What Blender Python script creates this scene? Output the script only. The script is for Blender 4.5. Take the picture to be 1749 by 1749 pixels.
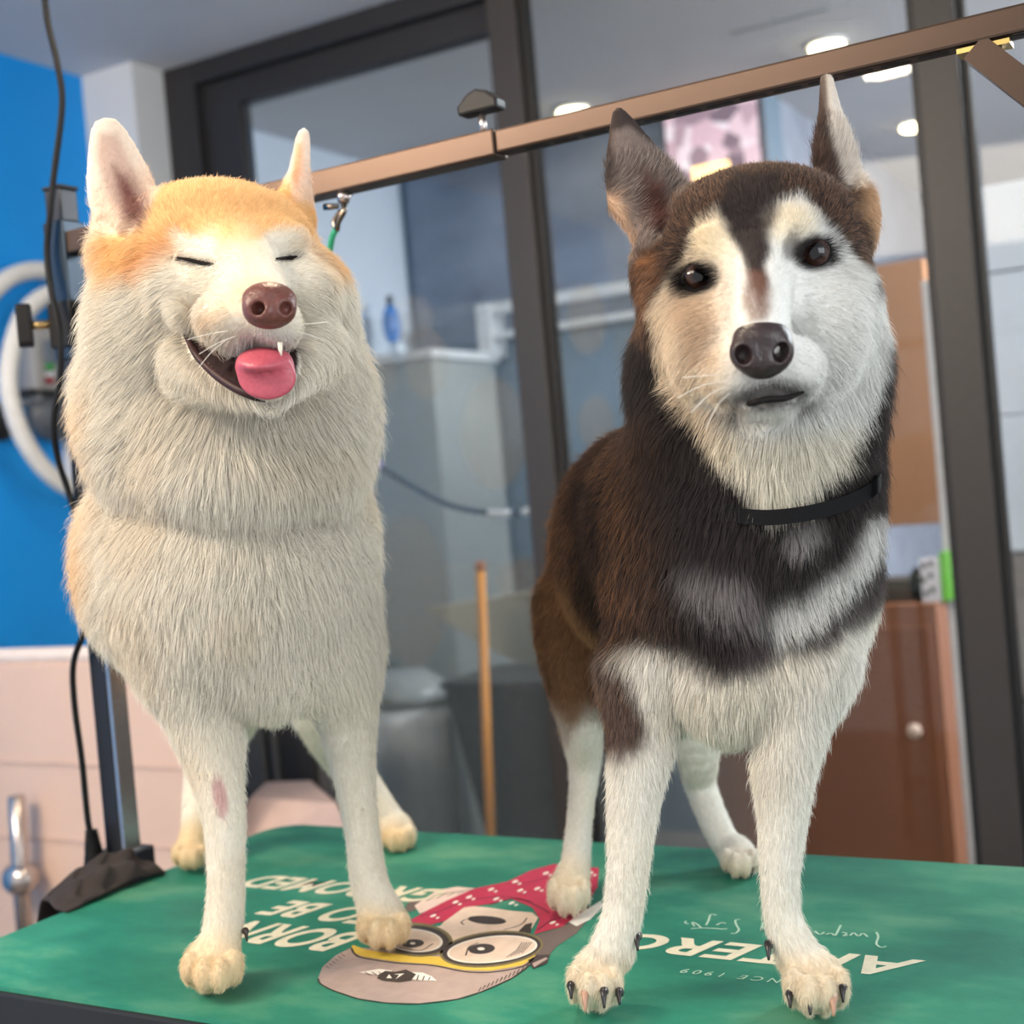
import bpy, bmesh, math, random
import numpy as np
from mathutils import Matrix, Vector, kdtree

for o in list(bpy.data.objects):
    bpy.data.objects.remove(o, do_unlink=True)
scene = bpy.context.scene
COL = scene.collection
random.seed(7)
rng = np.random.default_rng(7)

# ------------------------------------------------------------------ camera
TZ = 0.82                                   # height of the table top above the floor
FPX = 2300.0                                # focal length in pixels of the 1749 px frame
CAM = np.array([1.249, -0.870, 0.44 + TZ])
_r, _p, _a = math.radians(5.0), math.radians(0.95), math.radians(29.5)
_fh = np.array([-math.sin(_a), math.cos(_a), 0.0]); _rh = np.array([math.cos(_a), math.sin(_a), 0.0]); _up = np.array([0, 0, 1.0])
FWD = _fh * math.cos(_p) - _up * math.sin(_p)
_u = _up * math.cos(_p) + _fh * math.sin(_p)
RGT = _rh * math.cos(_r) - _u * math.sin(_r)
UPV = _u * math.cos(_r) + _rh * math.sin(_r)
MCAM = np.stack([RGT, UPV, -FWD], 1)        # camera axes -> world axes
cam_data = bpy.data.cameras.new('camera')
cam = bpy.data.objects.new('camera', cam_data)
COL.objects.link(cam)
m4 = Matrix.Identity(4)
for i in range(3):
    for j in range(3):
        m4[i][j] = MCAM[i, j]
    m4[i][3] = CAM[i]
cam.matrix_world = m4
cam_data.sensor_width = 36.0
cam_data.lens = FPX / 1749.0 * 36.0
cam_data.clip_start = 0.05
cam_data.dof.use_dof = True
cam_data.dof.focus_distance = 1.14
cam_data.dof.aperture_fstop = 4.6
scene.camera = cam

# ------------------------------------------------------------------ world, lights, exposure
world = bpy.data.worlds.new('world'); scene.world = world
world.use_nodes = True
world.node_tree.nodes['Background'].inputs[0].default_value = (0.93, 0.96, 1.0, 1)
world.node_tree.nodes['Background'].inputs[1].default_value = 0.78
scene.view_settings.view_transform = 'Standard'
scene.view_settings.look = 'None'
scene.view_settings.exposure = 0.28
scene.view_settings.gamma = 1.0
scene.view_settings.use_curve_mapping = False


def area_light(name, loc, target, size, power, color, size_y=None):
    d = bpy.data.lights.new(name, 'AREA')
    d.energy = power; d.color = color; d.size = size
    if size_y:
        d.shape = 'RECTANGLE'; d.size_y = size_y
    o = bpy.data.objects.new(name, d); COL.objects.link(o)
    o.location = loc
    o.rotation_euler = (Vector(target) - Vector(loc)).to_track_quat('-Z', 'Y').to_euler()
    return o


area_light('shop_window_daylight', (3.6, -0.6, 1.9), (0.6, 0.3, 1.2), 2.2, 46, (0.92, 0.97, 1.0), 1.8)
area_light('ceiling_lamp_above_table', (0.27, 0.56, 2.49), (0.35, 0.4, 0.8), 0.16, 10, (1.0, 0.82, 0.58)).data.shape = 'DISK'
area_light('ceiling_panel_warm', (-0.75, -0.95, 2.48), (0.4, 0.35, 1.3), 0.5, 30, (1.0, 0.74, 0.46))
area_light('ceiling_panel_front', (0.2, -1.0, 2.48), (0.6, 0.3, 1.1), 0.9, 22, (1.0, 0.86, 0.68))
area_light('fill_salon_left', (-0.65, -1.1, 2.48), (-1.3, 0.9, 0.9), 0.7, 34, (1.0, 0.93, 0.86))  # added fill, out of view, brightening the blue wall and bath
area_light('fill_back_room', (1.75, 3.0, 2.47), (0.9, 3.1, 0.0), 1.3, 230, (0.93, 0.97, 1.0))  # unseen fill added to light the shop behind the glass

# ------------------------------------------------------------------ pixel helpers (calibration only)


def ray(x, y):
    return FWD + RGT * (x - 874.5) / FPX - UPV * (y - 874.5) / FPX


def on_y(x, y, Y):
    d = ray(x, y); return CAM + d * ((Y - CAM[1]) / d[1])


def on_x(x, y, X):
    d = ray(x, y); return CAM + d * ((X - CAM[0]) / d[0])


def on_z(x, y, Z):
    d = ray(x, y); return CAM + d * ((Z - CAM[2]) / d[2])


def at(x, y, d):
    return CAM + ray(x, y) * d


def cpos(x, y, d):                          # camera-axes coordinates
    return np.array([(x - 874.5) * d / FPX, -(y - 874.5) * d / FPX, -d])


# ------------------------------------------------------------------ materials
def srgb(r, g, b):
    def f(c):
        c /= 255.0
        return c / 12.92 if c <= 0.04045 else ((c + 0.055) / 1.055) ** 2.4
    return (f(r), f(g), f(b), 1.0)


def lin(r, g, b):
    return np.array(srgb(r, g, b)[:3], dtype=np.float32)


MATS = {}


def mat(name, col, rough=0.5, metal=0.0, var=0.06, scale=30.0, bump=0.0, spec=0.5, emit=None, estr=0.0, stretch=None, coat=0.0):
    if name in MATS:
        return MATS[name]
    m = bpy.data.materials.new(name); m.use_nodes = True
    nt = m.node_tree; b = nt.nodes['Principled BSDF']
    b.inputs['Roughness'].default_value = rough
    b.inputs['Metallic'].default_value = metal
    b.inputs['Specular IOR Level'].default_value = spec
    b.inputs['Coat Weight'].default_value = coat
    tc = nt.nodes.new('ShaderNodeTexCoord')
    mp = nt.nodes.new('ShaderNodeMapping')
    if stretch:
        mp.inputs['Scale'].default_value = stretch
    nt.links.new(tc.outputs['Object'], mp.inputs['Vector'])
    nz = nt.nodes.new('ShaderNodeTexNoise'); nz.inputs['Scale'].default_value = scale; nz.inputs['Detail'].default_value = 4
    nt.links.new(mp.outputs['Vector'], nz.inputs['Vector'])
    rp = nt.nodes.new('ShaderNodeValToRGB')
    c = srgb(*col)
    rp.color_ramp.elements[0].position = 0.3; rp.color_ramp.elements[1].position = 0.7
    rp.color_ramp.elements[0].color = tuple(max(0, v * (1 - var)) for v in c[:3]) + (1,)
    rp.color_ramp.elements[1].color = tuple(min(1, v * (1 + var)) for v in c[:3]) + (1,)
    nt.links.new(nz.outputs['Fac'], rp.inputs['Fac'])
    nt.links.new(rp.outputs['Color'], b.inputs['Base Color'])
    if bump:
        bp = nt.nodes.new('ShaderNodeBump'); bp.inputs['Strength'].default_value = bump; bp.inputs['Distance'].default_value = 0.002
        nt.links.new(nz.outputs['Fac'], bp.inputs['Height']); nt.links.new(bp.outputs['Normal'], b.inputs['Normal'])
    if emit:
        b.inputs['Emission Color'].default_value = srgb(*emit); b.inputs['Emission Strength'].default_value = estr
    MATS[name] = m
    return m


# ------------------------------------------------------------------ mesh helpers
def link(name, me, material=None, parent=None, loc=None, smooth=False):
    o = bpy.data.objects.new(name, me); COL.objects.link(o)
    if material:
        me.materials.append(material)
    if parent:
        o.parent = parent
    if loc is not None:
        o.location = loc
    if smooth:
        me.polygons.foreach_set('use_smooth', [True] * len(me.polygons))
    return o


def tag(o, label=None, cat=None, group=None, kind=None):
    if label: o['label'] = label
    if cat: o['category'] = cat
    if group: o['group'] = group
    if kind: o['kind'] = kind
    return o


def empty(name, loc):
    o = bpy.data.objects.new(name, None); COL.objects.link(o); o.location = loc
    o.empty_display_size = 0.05
    return o


class MB:
    """collects shapes (world coordinates) into one mesh"""
    def __init__(s):
        s.v = []; s.f = []; s.m = []

    def add(s, vs, fs, mi=0):
        n = len(s.v)
        s.v += [tuple(map(float, q)) for q in vs]
        s.f += [tuple(i + n for i in q) for q in fs]
        s.m += [mi] * len(fs)
        return s

    def box(s, lo, hi, mi=0):
        x0, y0, z0 = lo; x1, y1, z1 = hi
        return s.add([(x0, y0, z0), (x1, y0, z0), (x1, y1, z0), (x0, y1, z0), (x0, y0, z1), (x1, y0, z1), (x1, y1, z1), (x0, y1, z1)],
                     [(0, 3, 2, 1), (4, 5, 6, 7), (0, 1, 5, 4), (1, 2, 6, 5), (2, 3, 7, 6), (3, 0, 4, 7)], mi)

    def prism(s, pts, axis, a0, a1, mi=0):
        """polygon pts (2D) extruded along axis from a0 to a1"""
        n = len(pts)
        def mk(p, a):
            return {'x': (a, p[0], p[1]), 'y': (p[0], a, p[1]), 'z': (p[0], p[1], a)}[axis]
        vs = [mk(p, a0) for p in pts] + [mk(p, a1) for p in pts]
        fs = [tuple(range(n))[::-1], tuple(range(n, 2 * n))] + [(i, (i + 1) % n, n + (i + 1) % n, n + i) for i in range(n)]
        return s.add(vs, fs, mi)

    def tube(s, path, r, seg=10, mi=0, cap=True, square=False, upv=(0, 0, 1)):
        P = [Vector(p) for p in path]; n = len(P)
        rr = r if hasattr(r, '__len__') else [r] * n
        rings = []
        t0 = (P[1] - P[0]).normalized()
        ref = Vector(upv)
        if abs(t0.dot(ref)) > 0.95: ref = Vector((1, 0, 0)) if abs(t0.x) < .9 else Vector((0, 1, 0))
        u = (ref - t0 * ref.dot(t0)).normalized()
        for i in range(n):
            t = (P[min(i + 1, n - 1)] - P[max(i - 1, 0)]).normalized()
            u = (u - t * u.dot(t)).normalized(); w = t.cross(u)
            k = 4 if square else seg
            ring = []
            for j in range(k):
                a = 2 * math.pi * (j + (.5 if square else 0)) / k
                q = rr[i] * (math.sqrt(2) if square else 1)
                ring.append(P[i] + u * (math.cos(a) * q) + w * (math.sin(a) * q))
            rings.append(ring)
        k = len(rings[0]); vs = [p for ring in rings for p in ring]; fs = []
        for i in range(n - 1):
            for j in range(k):
                fs.append((i * k + j, i * k + (j + 1) % k, (i + 1) * k + (j + 1) % k, (i + 1) * k + j))
        if cap:
            fs.append(tuple(range(k))[::-1]); fs.append(tuple((n - 1) * k + j for j in range(k)))
        return s.add(vs, fs, mi)

    def ellipsoid(s, c, r, seg=20, rings=12, mi=0, axes=None):
        A = np.eye(3) if axes is None else np.asarray(axes)
        vs = []; fs = []
        for i in range(rings + 1):
            th = math.pi * i / rings
            for j in range(seg):
                ph = 2 * math.pi * j / seg
                q = np.array([r[0] * math.sin(th) * math.cos(ph), r[1] * math.sin(th) * math.sin(ph), r[2] * math.cos(th)])
                vs.append(np.asarray(c) + A @ q)
        for i in range(rings):
            for j in range(seg):
                fs.append((i * seg + j, (i + 1) * seg + j, (i + 1) * seg + (j + 1) % seg, i * seg + (j + 1) % seg))
        return s.add(vs, fs, mi)

    def disc(s, c, ax1, ax2, seg=24, mi=0):
        vs = [np.asarray(c) + np.asarray(ax1) * math.cos(2 * math.pi * j / seg) + np.asarray(ax2) * math.sin(2 * math.pi * j / seg) for j in range(seg)]
        return s.add(vs, [tuple(range(seg))], mi)

    def build(s, name, mats, parent=None, smooth=False, bevel=0.0, origin=None, tri=False):
        me = bpy.data.meshes.new(name)
        if origin is None:
            origin = parent.location if parent is not None and parent.parent is None else (0, 0, 0)
            if parent is not None and parent.parent is not None:
                origin = parent.location + parent.parent.location
        ox, oy, oz = origin
        me.from_pydata([(x - ox, y - oy, z - oz) for x, y, z in s.v], [], s.f)
        if not isinstance(mats, (list, tuple)): mats = [mats]
        for m in mats: me.materials.append(m)
        me.polygons.foreach_set('material_index', s.m)
        if bevel or tri:
            bm = bmesh.new(); bm.from_mesh(me)
            bmesh.ops.remove_doubles(bm, verts=bm.verts, dist=1e-6)
            if bevel:
                ed = [e for e in bm.edges if len(e.link_faces) == 2 and e.calc_face_angle(0) > 0.5]
                bmesh.ops.bevel(bm, geom=ed, offset=bevel, segments=2, affect='EDGES', profile=0.6, clamp_overlap=True)
            if tri:
                bmesh.ops.triangulate(bm, faces=bm.faces)
            bm.to_mesh(me); bm.free()
        me.update()
        o = bpy.data.objects.new(name, me); COL.objects.link(o)
        if parent is not None:
            o.parent = parent
        else:
            o.location = origin
        if smooth:
            me.polygons.foreach_set('use_smooth', [True] * len(me.polygons))
        return o


def base_of(*pts):
    return Vector(tuple(float(v) for v in pts))


def smooth_path(pts, n=8):
    """Catmull-Rom through points"""
    P = [np.asarray(p, float) for p in pts]; P = [2 * P[0] - P[1]] + P + [2 * P[-1] - P[-2]]
    out = []
    for i in range(1, len(P) - 2):
        for k in range(n):
            t = k / n
            out.append(0.5 * ((2 * P[i]) + (-P[i - 1] + P[i + 1]) * t + (2 * P[i - 1] - 5 * P[i] + 4 * P[i + 1] - P[i + 2]) * t * t + (-P[i - 1] + 3 * P[i] - 3 * P[i + 1] + P[i + 2]) * t ** 3))
    out.append(P[-2])
    return out

# ================================================================== the room
CZ = TZ + 1.70                              # ceiling height
white_paint = mat('ceiling_paint', (214, 214, 216), .85, var=.02, scale=4)
blue_paint = mat('wall_blue_paint', (0, 150, 235), .6, var=.03, scale=3)
pale_paint = mat('wall_pale_paint', (216, 226, 238), .8, var=.03, scale=3)
pillar_paint = mat('wall_white_paint', (216, 218, 220), .8, var=.02, scale=3)
floor_m = mat('floor_vinyl', (112, 104, 98), .45, var=.08, scale=9)
frame_m = mat('window_frame_anthracite', (42, 41, 43), .45, var=.05, scale=60, spec=.4)


def structure(name, mb, m, **k):
    o = mb.build(name, m, **k); o['kind'] = 'structure'; return o


structure('floor', MB().box((-1.75, -1.2, -.05), (4.2, 7.0, 0)), floor_m)
structure('ceiling', MB().box((-1.75, -1.2, CZ), (4.2, 7.0, CZ + .08)), white_paint)
structure('wall_left', MB().box((-1.75, -1.2, 0), (-1.58, 1.90, CZ)), blue_paint)
structure('wall_pillar', MB().box((-1.75, 1.90, 0), (-1.39, 2.04, CZ)), pillar_paint)
structure('wall_back_room_left', MB().box((-1.75, 2.04, 0), (-1.60, 3.52, CZ)), pale_paint)
back_low = mat('wall_slate_low_paint', (118, 136, 152), .7, var=.05, scale=4)
wb_ = structure('wall_back_room', MB().box((-1.75, 3.52, 0), (-.14, 3.70, CZ)), back_low)
stone_m = mat('wall_stone_grey', (150, 156, 170), .8, var=.14, scale=9, bump=.2)
structure('wall_back_room_return', MB().box((-.34, 3.70, 0), (-.14, 6.3, CZ)), stone_m)
structure('wall_back_room_far', MB().box((-.34, 6.3, 0), (4.2, 6.45, CZ)), mat('wall_far_paint', (196, 198, 204), .8, var=.03, scale=2))

# glazed partition between the salon and the shop behind
YG = 2.05
win = empty('window_1', (-.2, YG, 0)); tag(win, kind='structure')
MB().box((-1.39, YG - .03, 0), (-1.28, YG + .05, CZ)).build('outer_jamb', frame_m, win, bevel=.004)
MB().box((-1.28, YG, .05), (-1.15, YG + .05, TZ + 1.57)).build('sash_stile', frame_m, win, bevel=.004)
MB().box((-1.28, YG - .03, TZ + 1.64), (-.31, YG + .05, CZ)).build('head_rail', frame_m, win, bevel=.004)
MB().box((-1.28, YG, TZ + 1.565), (-.31, YG + .05, TZ + 1.64)).build('sash_rail', frame_m, win, bevel=.004)
MB().box((-1.28, YG - .03, 0), (2.6, YG + .05, .09)).build('bottom_rail', frame_m, win, bevel=.004)
for x0, x1 in ((-.335, -.255), (.665, .750), (1.75, 1.83), (2.6, 2.68)):
    MB().box((x0, YG - .035, 0), (x1, YG + .03, CZ)).build('mullion', mat('mullion_warm_grey', (60, 56, 54), .45, var=.05, scale=60, spec=.4), win, bevel=.004)
gasket = mat('gasket_black', (26, 26, 28), .5)
for x0 in (-.255, .750):
    MB().box((x0, YG - .012, .09), (x0 + .016, YG + .02, CZ)).build('gasket', gasket, win)
for x0 in (.649,):
    MB().box((x0, YG - .012, .09), (x0 + .016, YG + .02, CZ)).build('gasket', gasket, win)
glass_m = bpy.data.materials.new('window_glass'); glass_m.use_nodes = True
nt = glass_m.node_tree; nt.nodes.remove(nt.nodes['Principled BSDF'])
gl = nt.nodes.new('ShaderNodeBsdfGlossy'); gl.inputs['Roughness'].default_value = .02
tr = nt.nodes.new('ShaderNodeBsdfTransparent'); tr.inputs[0].default_value = (.93, .95, .96, 1)
fr = nt.nodes.new('ShaderNodeFresnel'); fr.inputs[0].default_value = 1.35
mx = nt.nodes.new('ShaderNodeMixShader'); nt.links.new(fr.outputs[0], mx.inputs[0]); nt.links.new(tr.outputs[0], mx.inputs[1]); nt.links.new(gl.outputs[0], mx.inputs[2])
nt.links.new(mx.outputs[0], nt.nodes['Material Output'].inputs['Surface'])
panes = []
for x0, x1 in ((-1.15, -.335), (-.255, .665), (.75, 1.75), (1.83, 2.6)):
    panes.append(MB().box((x0, YG + .010, .09), (x1, YG + .016, CZ if x0 > -1 else TZ + 1.565)).build('pane', glass_m, win))


def film_mat(name, col, alpha):
    m = bpy.data.materials.new(name); m.use_nodes = True
    nt = m.node_tree; b = nt.nodes['Principled BSDF']
    b.inputs['Base Color'].default_value = srgb(*col); b.inputs['Roughness'].default_value = .5
    b.inputs['Alpha'].default_value = alpha
    nz = nt.nodes.new('ShaderNodeTexNoise'); nz.inputs['Scale'].default_value = 3
    mr = nt.nodes.new('ShaderNodeMapRange'); mr.inputs['To Min'].default_value = alpha * .9; mr.inputs['To Max'].default_value = alpha * 1.1
    nt.links.new(nz.outputs['Fac'], mr.inputs['Value']); nt.links.new(mr.outputs['Result'], b.inputs['Alpha'])
    return m


film = film_mat('frosted_film', (150, 166, 172), .08)
dotm = film_mat('frosted_dot', (214, 204, 184), .06)
fz = TZ + .92
MB().box((-1.15, YG + .0085, .09), (-.335, YG + .0098, fz)).build('frosted_film', film, win)
MB().box((-.255, YG + .0085, .09), (.25, YG + .0098, fz)).build('frosted_film', film, win)
for (cx, cy, rx, ry) in ((728, 622, 38, 62), (842, 740, 58, 96), (1002, 545, 34, 60), (1018, 722, 30, 46), (700, 1010, 64, 130), (895, 990, 50, 36), (650, 640, 26, 40), (700, 545, 40, 40)):
    c = on_y(cx, cy, YG + .0082); e1 = on_y(cx + rx, cy - rx * .16, YG + .0082) - c; e2 = on_y(cx + ry * .08, cy + ry, YG + .0082) - c
    mb = MB(); n = 28
    ring = [c + e1 * math.cos(2 * math.pi * k / n) + e2 * math.sin(2 * math.pi * k / n) for k in range(n)]
    mb.add([(p[0], YG + .0078, p[2]) for p in ring] + [(p[0], YG + .0084, p[2]) for p in ring], [tuple(range(n)), tuple(range(n, 2 * n))[::-1]] + [(k, (k + 1) % n, n + (k + 1) % n, n + k) for k in range(n)])
    mb.build('frosted_dot', dotm, win)

# ------------------------------------------------------------------ shop behind the glass
mur = mat('mural_slate', (128, 136, 152), .7, var=.30, scale=2.6, stretch=(1, 1, 1.6))
m0 = on_y(660, 310, 3.50); m1 = on_y(693, 598, 3.50)
o = MB().box((-1.56, 3.495, TZ + 1.0), (-.16, 3.518, CZ - .01)).build('wall_mural', mur, origin=(-.86, 3.5, TZ + 1.0))
tag(o, 'large slate blue mottled mural panel on the back wall of the shop', 'mural')
wr = mat('rail_white', (226, 228, 230), .5)
r0 = on_y(832, 548, 3.42); r1 = on_y(1095, 492, 3.42)
rail = empty('display_rail', (float(r0[0]), 3.45, float(r0[2])))
MB().box((r0[0], 3.40, r1[2] - .01), (-.2, 3.44, r1[2] + .03)).build('top_bar', wr, rail, bevel=.004)
MB().box((r0[0], 3.40, r1[2] - .10), (-.2, 3.44, r1[2] - .075)).build('lower_bar', wr, rail, bevel=.004)
MB().box((r0[0] - .03, 3.39, r1[2] - .16), (r0[0] + .03, 3.495, r1[2] + .032)).build('bracket', wr, rail, bevel=.004)
tag(rail, 'white double display rail below the slate mural', 'rail')
# pink poster screen
sc = empty('wall_screen', (-.5, 3.46, TZ + 1.4))
s0 = on_y(1125, 188, 3.44); s1 = on_y(1306, 305, 3.44)
MB().box((s0[0], 3.455, s1[2]), (s1[0], 3.494, s0[2] + .12)).build('screen_case', mat('screen_case_grey', (70, 70, 78), .4), sc, bevel=.003)
pm = bpy.data.materials.new('screen_picture'); pm.use_nodes = True
nt = pm.node_tree; b = nt.nodes['Principled BSDF']
tc = nt.nodes.new('ShaderNodeTexCoord'); vo = nt.nodes.new('ShaderNodeTexVoronoi'); vo.inputs['Scale'].default_value = 16
nt.links.new(tc.outputs['Object'], vo.inputs['Vector'])
rp = nt.nodes.new('ShaderNodeValToRGB'); rp.color_ramp.elements[0].color = srgb(120, 100, 112); rp.color_ramp.elements[1].color = srgb(250, 236, 240)
e = rp.color_ramp.elements.new(.45); e.color = srgb(228, 190, 200)
sx = nt.nodes.new('ShaderNodeSeparateXYZ'); nt.links.new(vo.outputs['Color'], sx.inputs[0]); nt.links.new(sx.outputs[0], rp.inputs['Fac'])
nt.links.new(rp.outputs['Color'], b.inputs['Base Color']); nt.links.new(rp.outputs['Color'], b.inputs['Emission Color']); b.inputs['Emission Strength'].default_value = .45
MB().box((s0[0] + .012, 3.450, s1[2] + .012), (s1[0] - .012, 3.456, s0[2] + .108)).build('picture', pm, sc)
MB().box((s0[0] + .1, 3.445, s1[2] + .0), (s1[0] - .12, 3.4495, s1[2] + .085)).build('warm_glow_strip', mat('strip_glow', (255, 214, 150), .4, emit=(255, 206, 130), estr=2.2), sc)  # emissive strip added to imitate a warm glow at the screen's base
tag(sc, 'bright pink patterned picture screen on the shop wall above the dark dog', 'screen')
# ceiling downlights
lampm = mat('lamp_glow', (255, 244, 214), .4, emit=(255, 232, 180), estr=14)
lampr = mat('lamp_rim', (200, 200, 200), .4)
lampr_dark = lampr
DL = [((1412, 74), 'round ceiling downlight above the steel bar, next to the upright ear of the dark dog'), ((978, 186), 'round ceiling downlight just above the steel bar left of the dark dog'), ((1562, 212), 'round ceiling downlight against the right window mullion')]
for (q, lab) in DL:
    p = on_z(q[0], q[1], CZ - .004)
    L_ = empty('ceiling_downlight', (float(p[0]), float(p[1]), CZ))
    mb = MB(); n = 24
    ring = [(p[0] + .062 * math.cos(2 * math.pi * k / n), p[1] + .062 * math.sin(2 * math.pi * k / n)) for k in range(n)]
    mb.prism(ring, 'z', CZ - .012, CZ - .001); mb.build('rim', lampr, L_)
    mb = MB(); ring = [(p[0] + .05 * math.cos(2 * math.pi * k / n), p[1] + .05 * math.sin(2 * math.pi * k / n)) for k in range(n)]
    mb.prism(ring, 'z', CZ - .022, CZ - .0125); mb.build('bulb', lampm, L_)
    tag(L_, lab, 'ceiling light', 'round ceiling downlights in the shop')
# grey green board standing in for a sign's reflection in the glass
sgm = mat('reflected_sign_grey', (150, 158, 156), .6)
p0 = on_y(1245, 55, 2.9); p1 = on_y(1400, 0, 2.9)
o = MB().box((p0[0], 2.90, p0[2]), (p1[0] + .02, 2.92, CZ - .002)).build('sign_reflection', sgm, origin=(float(p0[0]), 2.9, float(p0[2])))
tag(o, 'pale grey green board standing in for a sign reflected at the top of the glass', 'sign reflection')
# blue spray bottle on the back counter
bp_ = on_y(668, 545, 3.2)
bt = empty('spray_bottle', (float(bp_[0]), 3.2, float(bp_[2]) - .14))
MB().ellipsoid((bp_[0], 3.2, bp_[2] - .02), (.032, .032, .075)).build('bottle_body', mat('bottle_blue', (30, 130, 220), .25), bt, smooth=True)
MB().ellipsoid((bp_[0] + .02, 3.2, bp_[2] - .115), (.03, .03, .035)).build('bottle_base', mat('bottle_white', (225, 235, 245), .25), bt, smooth=True)
MB().tube([(bp_[0], 3.2, bp_[2] + .05), (bp_[0], 3.2, bp_[2] + .085)], .012, 10).build('cap', gasket, bt)
tag(bt, 'blue and white bottle on the counter behind the glass beside the cream dog', 'bottle')
# counter behind the glass, grey front
cgm = mat('counter_grey', (160, 164, 162), .5, var=.05, scale=5)
ct = empty('shop_counter', (-1.2, 3.1, 0))
ctop = bp_[2] - .15
MB().box((-1.58, 3.0, ctop - .03), (-1.2, 3.47, ctop)).build('counter_top', wr, ct, bevel=.004)
MB().box((-1.57, 3.03, 0), (-1.22, 3.46, ctop - .031)).build('counter_body', cgm, ct, bevel=.004)
tag(ct, 'grey shop counter with a white top behind the glass beside the cream dog', 'counter')
# beige display table
bgm = mat('display_beige', (196, 186, 164), .6, var=.06, scale=6)
q0 = on_y(728, 1040, 2.75); q1 = on_y(935, 1000, 2.75)
dt = empty('display_table', (-.8, 2.75, 0))
zt = q0[2]
MB().prism([(q0[0], q0[2]), (q1[0] + .1, q1[2]), (q1[0] + .1, q1[2] - .28), (q0[0] + .3, q0[2] - .17)], 'y', 2.74, 2.9).build('slanted_top', bgm, dt, bevel=.004)
MB().box((q0[0] + .22, 2.76, 0), (q1[0] + .08, 2.9, q1[2] - .26)).build('table_body', mat('display_dark', (44, 44, 42), .5), dt, bevel=.004)
tag(dt, 'beige slanted display table on a dark body behind the wooden pole', 'table')
# pale bin
n0 = on_y(648, 1200, 2.5); n1 = on_y(748, 1200, 2.5)
cx_, rr_ = (n0[0] + n1[0]) / 2, (n1[0] - n0[0]) / 2 + .03
bn = empty('waste_bin', (float(cx_), 2.5, 0))
MB().tube([(cx_, 2.5, .005), (cx_, 2.5, .3), (cx_, 2.5, n0[2] - .06), (cx_, 2.5, n0[2])], [rr_ * .82, rr_ * .92, rr_, rr_ * .97], 28).build('bin_body', mat('bin_silver', (222, 226, 228), .35), bn, smooth=True)
MB().tube([(cx_, 2.5, n0[2] + .001), (cx_, 2.5, n0[2] + .05), (cx_, 2.5, n0[2] + .10)], [rr_ * 1.02, rr_ * .95, rr_ * .45], 28).build('lid', mat('bin_lid_grey', (150, 154, 154), .4), bn, smooth=True)
tag(bn, 'pale silver waste bin with a grey lid behind the glass beside the cream dog', 'bin')
# dark box standing left of the pole
d0 = on_y(775, 1172, 2.35); d1 = on_y(935, 1172, 2.35)
bx_ = empty('storage_bin', (float((d0[0] + d1[0]) / 2), 2.4, 0))
MB().prism([(d0[0], d0[2]), (d1[0] + .12, d1[2]), (d1[0] + .10, .004), (d0[0] + .16, .004)], 'y', 2.30, 2.62).build('bin_shell', mat('bin_charcoal', (46, 46, 44), .5), bx_, bevel=.006)
MB().box((d0[0] - .01, 2.29, d0[2]), (d1[0] + .13, 2.63, d0[2] + .02)).build('bin_rim', mat('bin_rim_grey', (60, 60, 58), .5), bx_, bevel=.004)
tag(bx_, 'charcoal tapering storage bin behind the wooden pole', 'bin')
# wooden pole
w0 = on_y(820, 962, 2.22); w1 = on_y(838, 1425, 2.22)
wd = (w1 - w0) / np.linalg.norm(w1 - w0)
wend = w0 + wd * ((.03 - w0[2]) / wd[2])
wp = empty('broom', (float(wend[0]), 2.22, 0))
MB().tube([w0, wend], .0125, 14).build('handle', mat('wood_orange', (240, 158, 62), .5, var=.12, scale=20, stretch=(1, 1, .1)), wp, smooth=True)
MB().tube([w0 - wd * .004, w0 + wd * .02], .0135, 14).build('end_cap', mat('wood_cap', (170, 96, 40), .5), wp, smooth=True)
MB().box((wend[0] - .16, 2.19, .004), (wend[0] + .16, 2.25, .06)).build('brush_head', mat('broom_black', (50, 44, 40), .8), wp, bevel=.005)
tag(wp, 'orange wooden broom leaning upright behind the glass between the two dogs', 'broom')
# striped lead draped behind the glass
ld = empty('dog_lead', (-.6, 2.085, TZ + .4))
path = smooth_path([on_y(600, 740, 2.085), on_y(645, 792, 2.085), on_y(700, 828, 2.085), on_y(760, 860, 2.085), on_y(820, 874, 2.085), on_y(880, 876, 2.085), on_y(930, 862, 2.085), on_y(1000, 800, 2.085)], 8)
MB().tube(path, .007, 8).build('cord', mat('lead_navy', (44, 58, 78), .6), ld, smooth=True)
for a, b_ in ((34, 39), (42, 44), (46, 48), (50, 52)):
    MB().tube(path[a:b_ + 1], .0095, 8).build('white_band', wr, ld, smooth=True)
MB().tube(path[6:10], .0095, 8).build('lilac_band', mat('lead_lilac', (190, 170, 220), .6), ld, smooth=True)
for q_ in (path[0], path[-1]):
    MB().tube([q_ + np.array([0, -.016, 0]), q_ + np.array([0, .012, 0])], [.016, .006], 12).build('suction_hook', wr, ld, smooth=True)
tag(ld, 'navy dog lead with white bands draped behind the glass between the dogs', 'lead')
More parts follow.
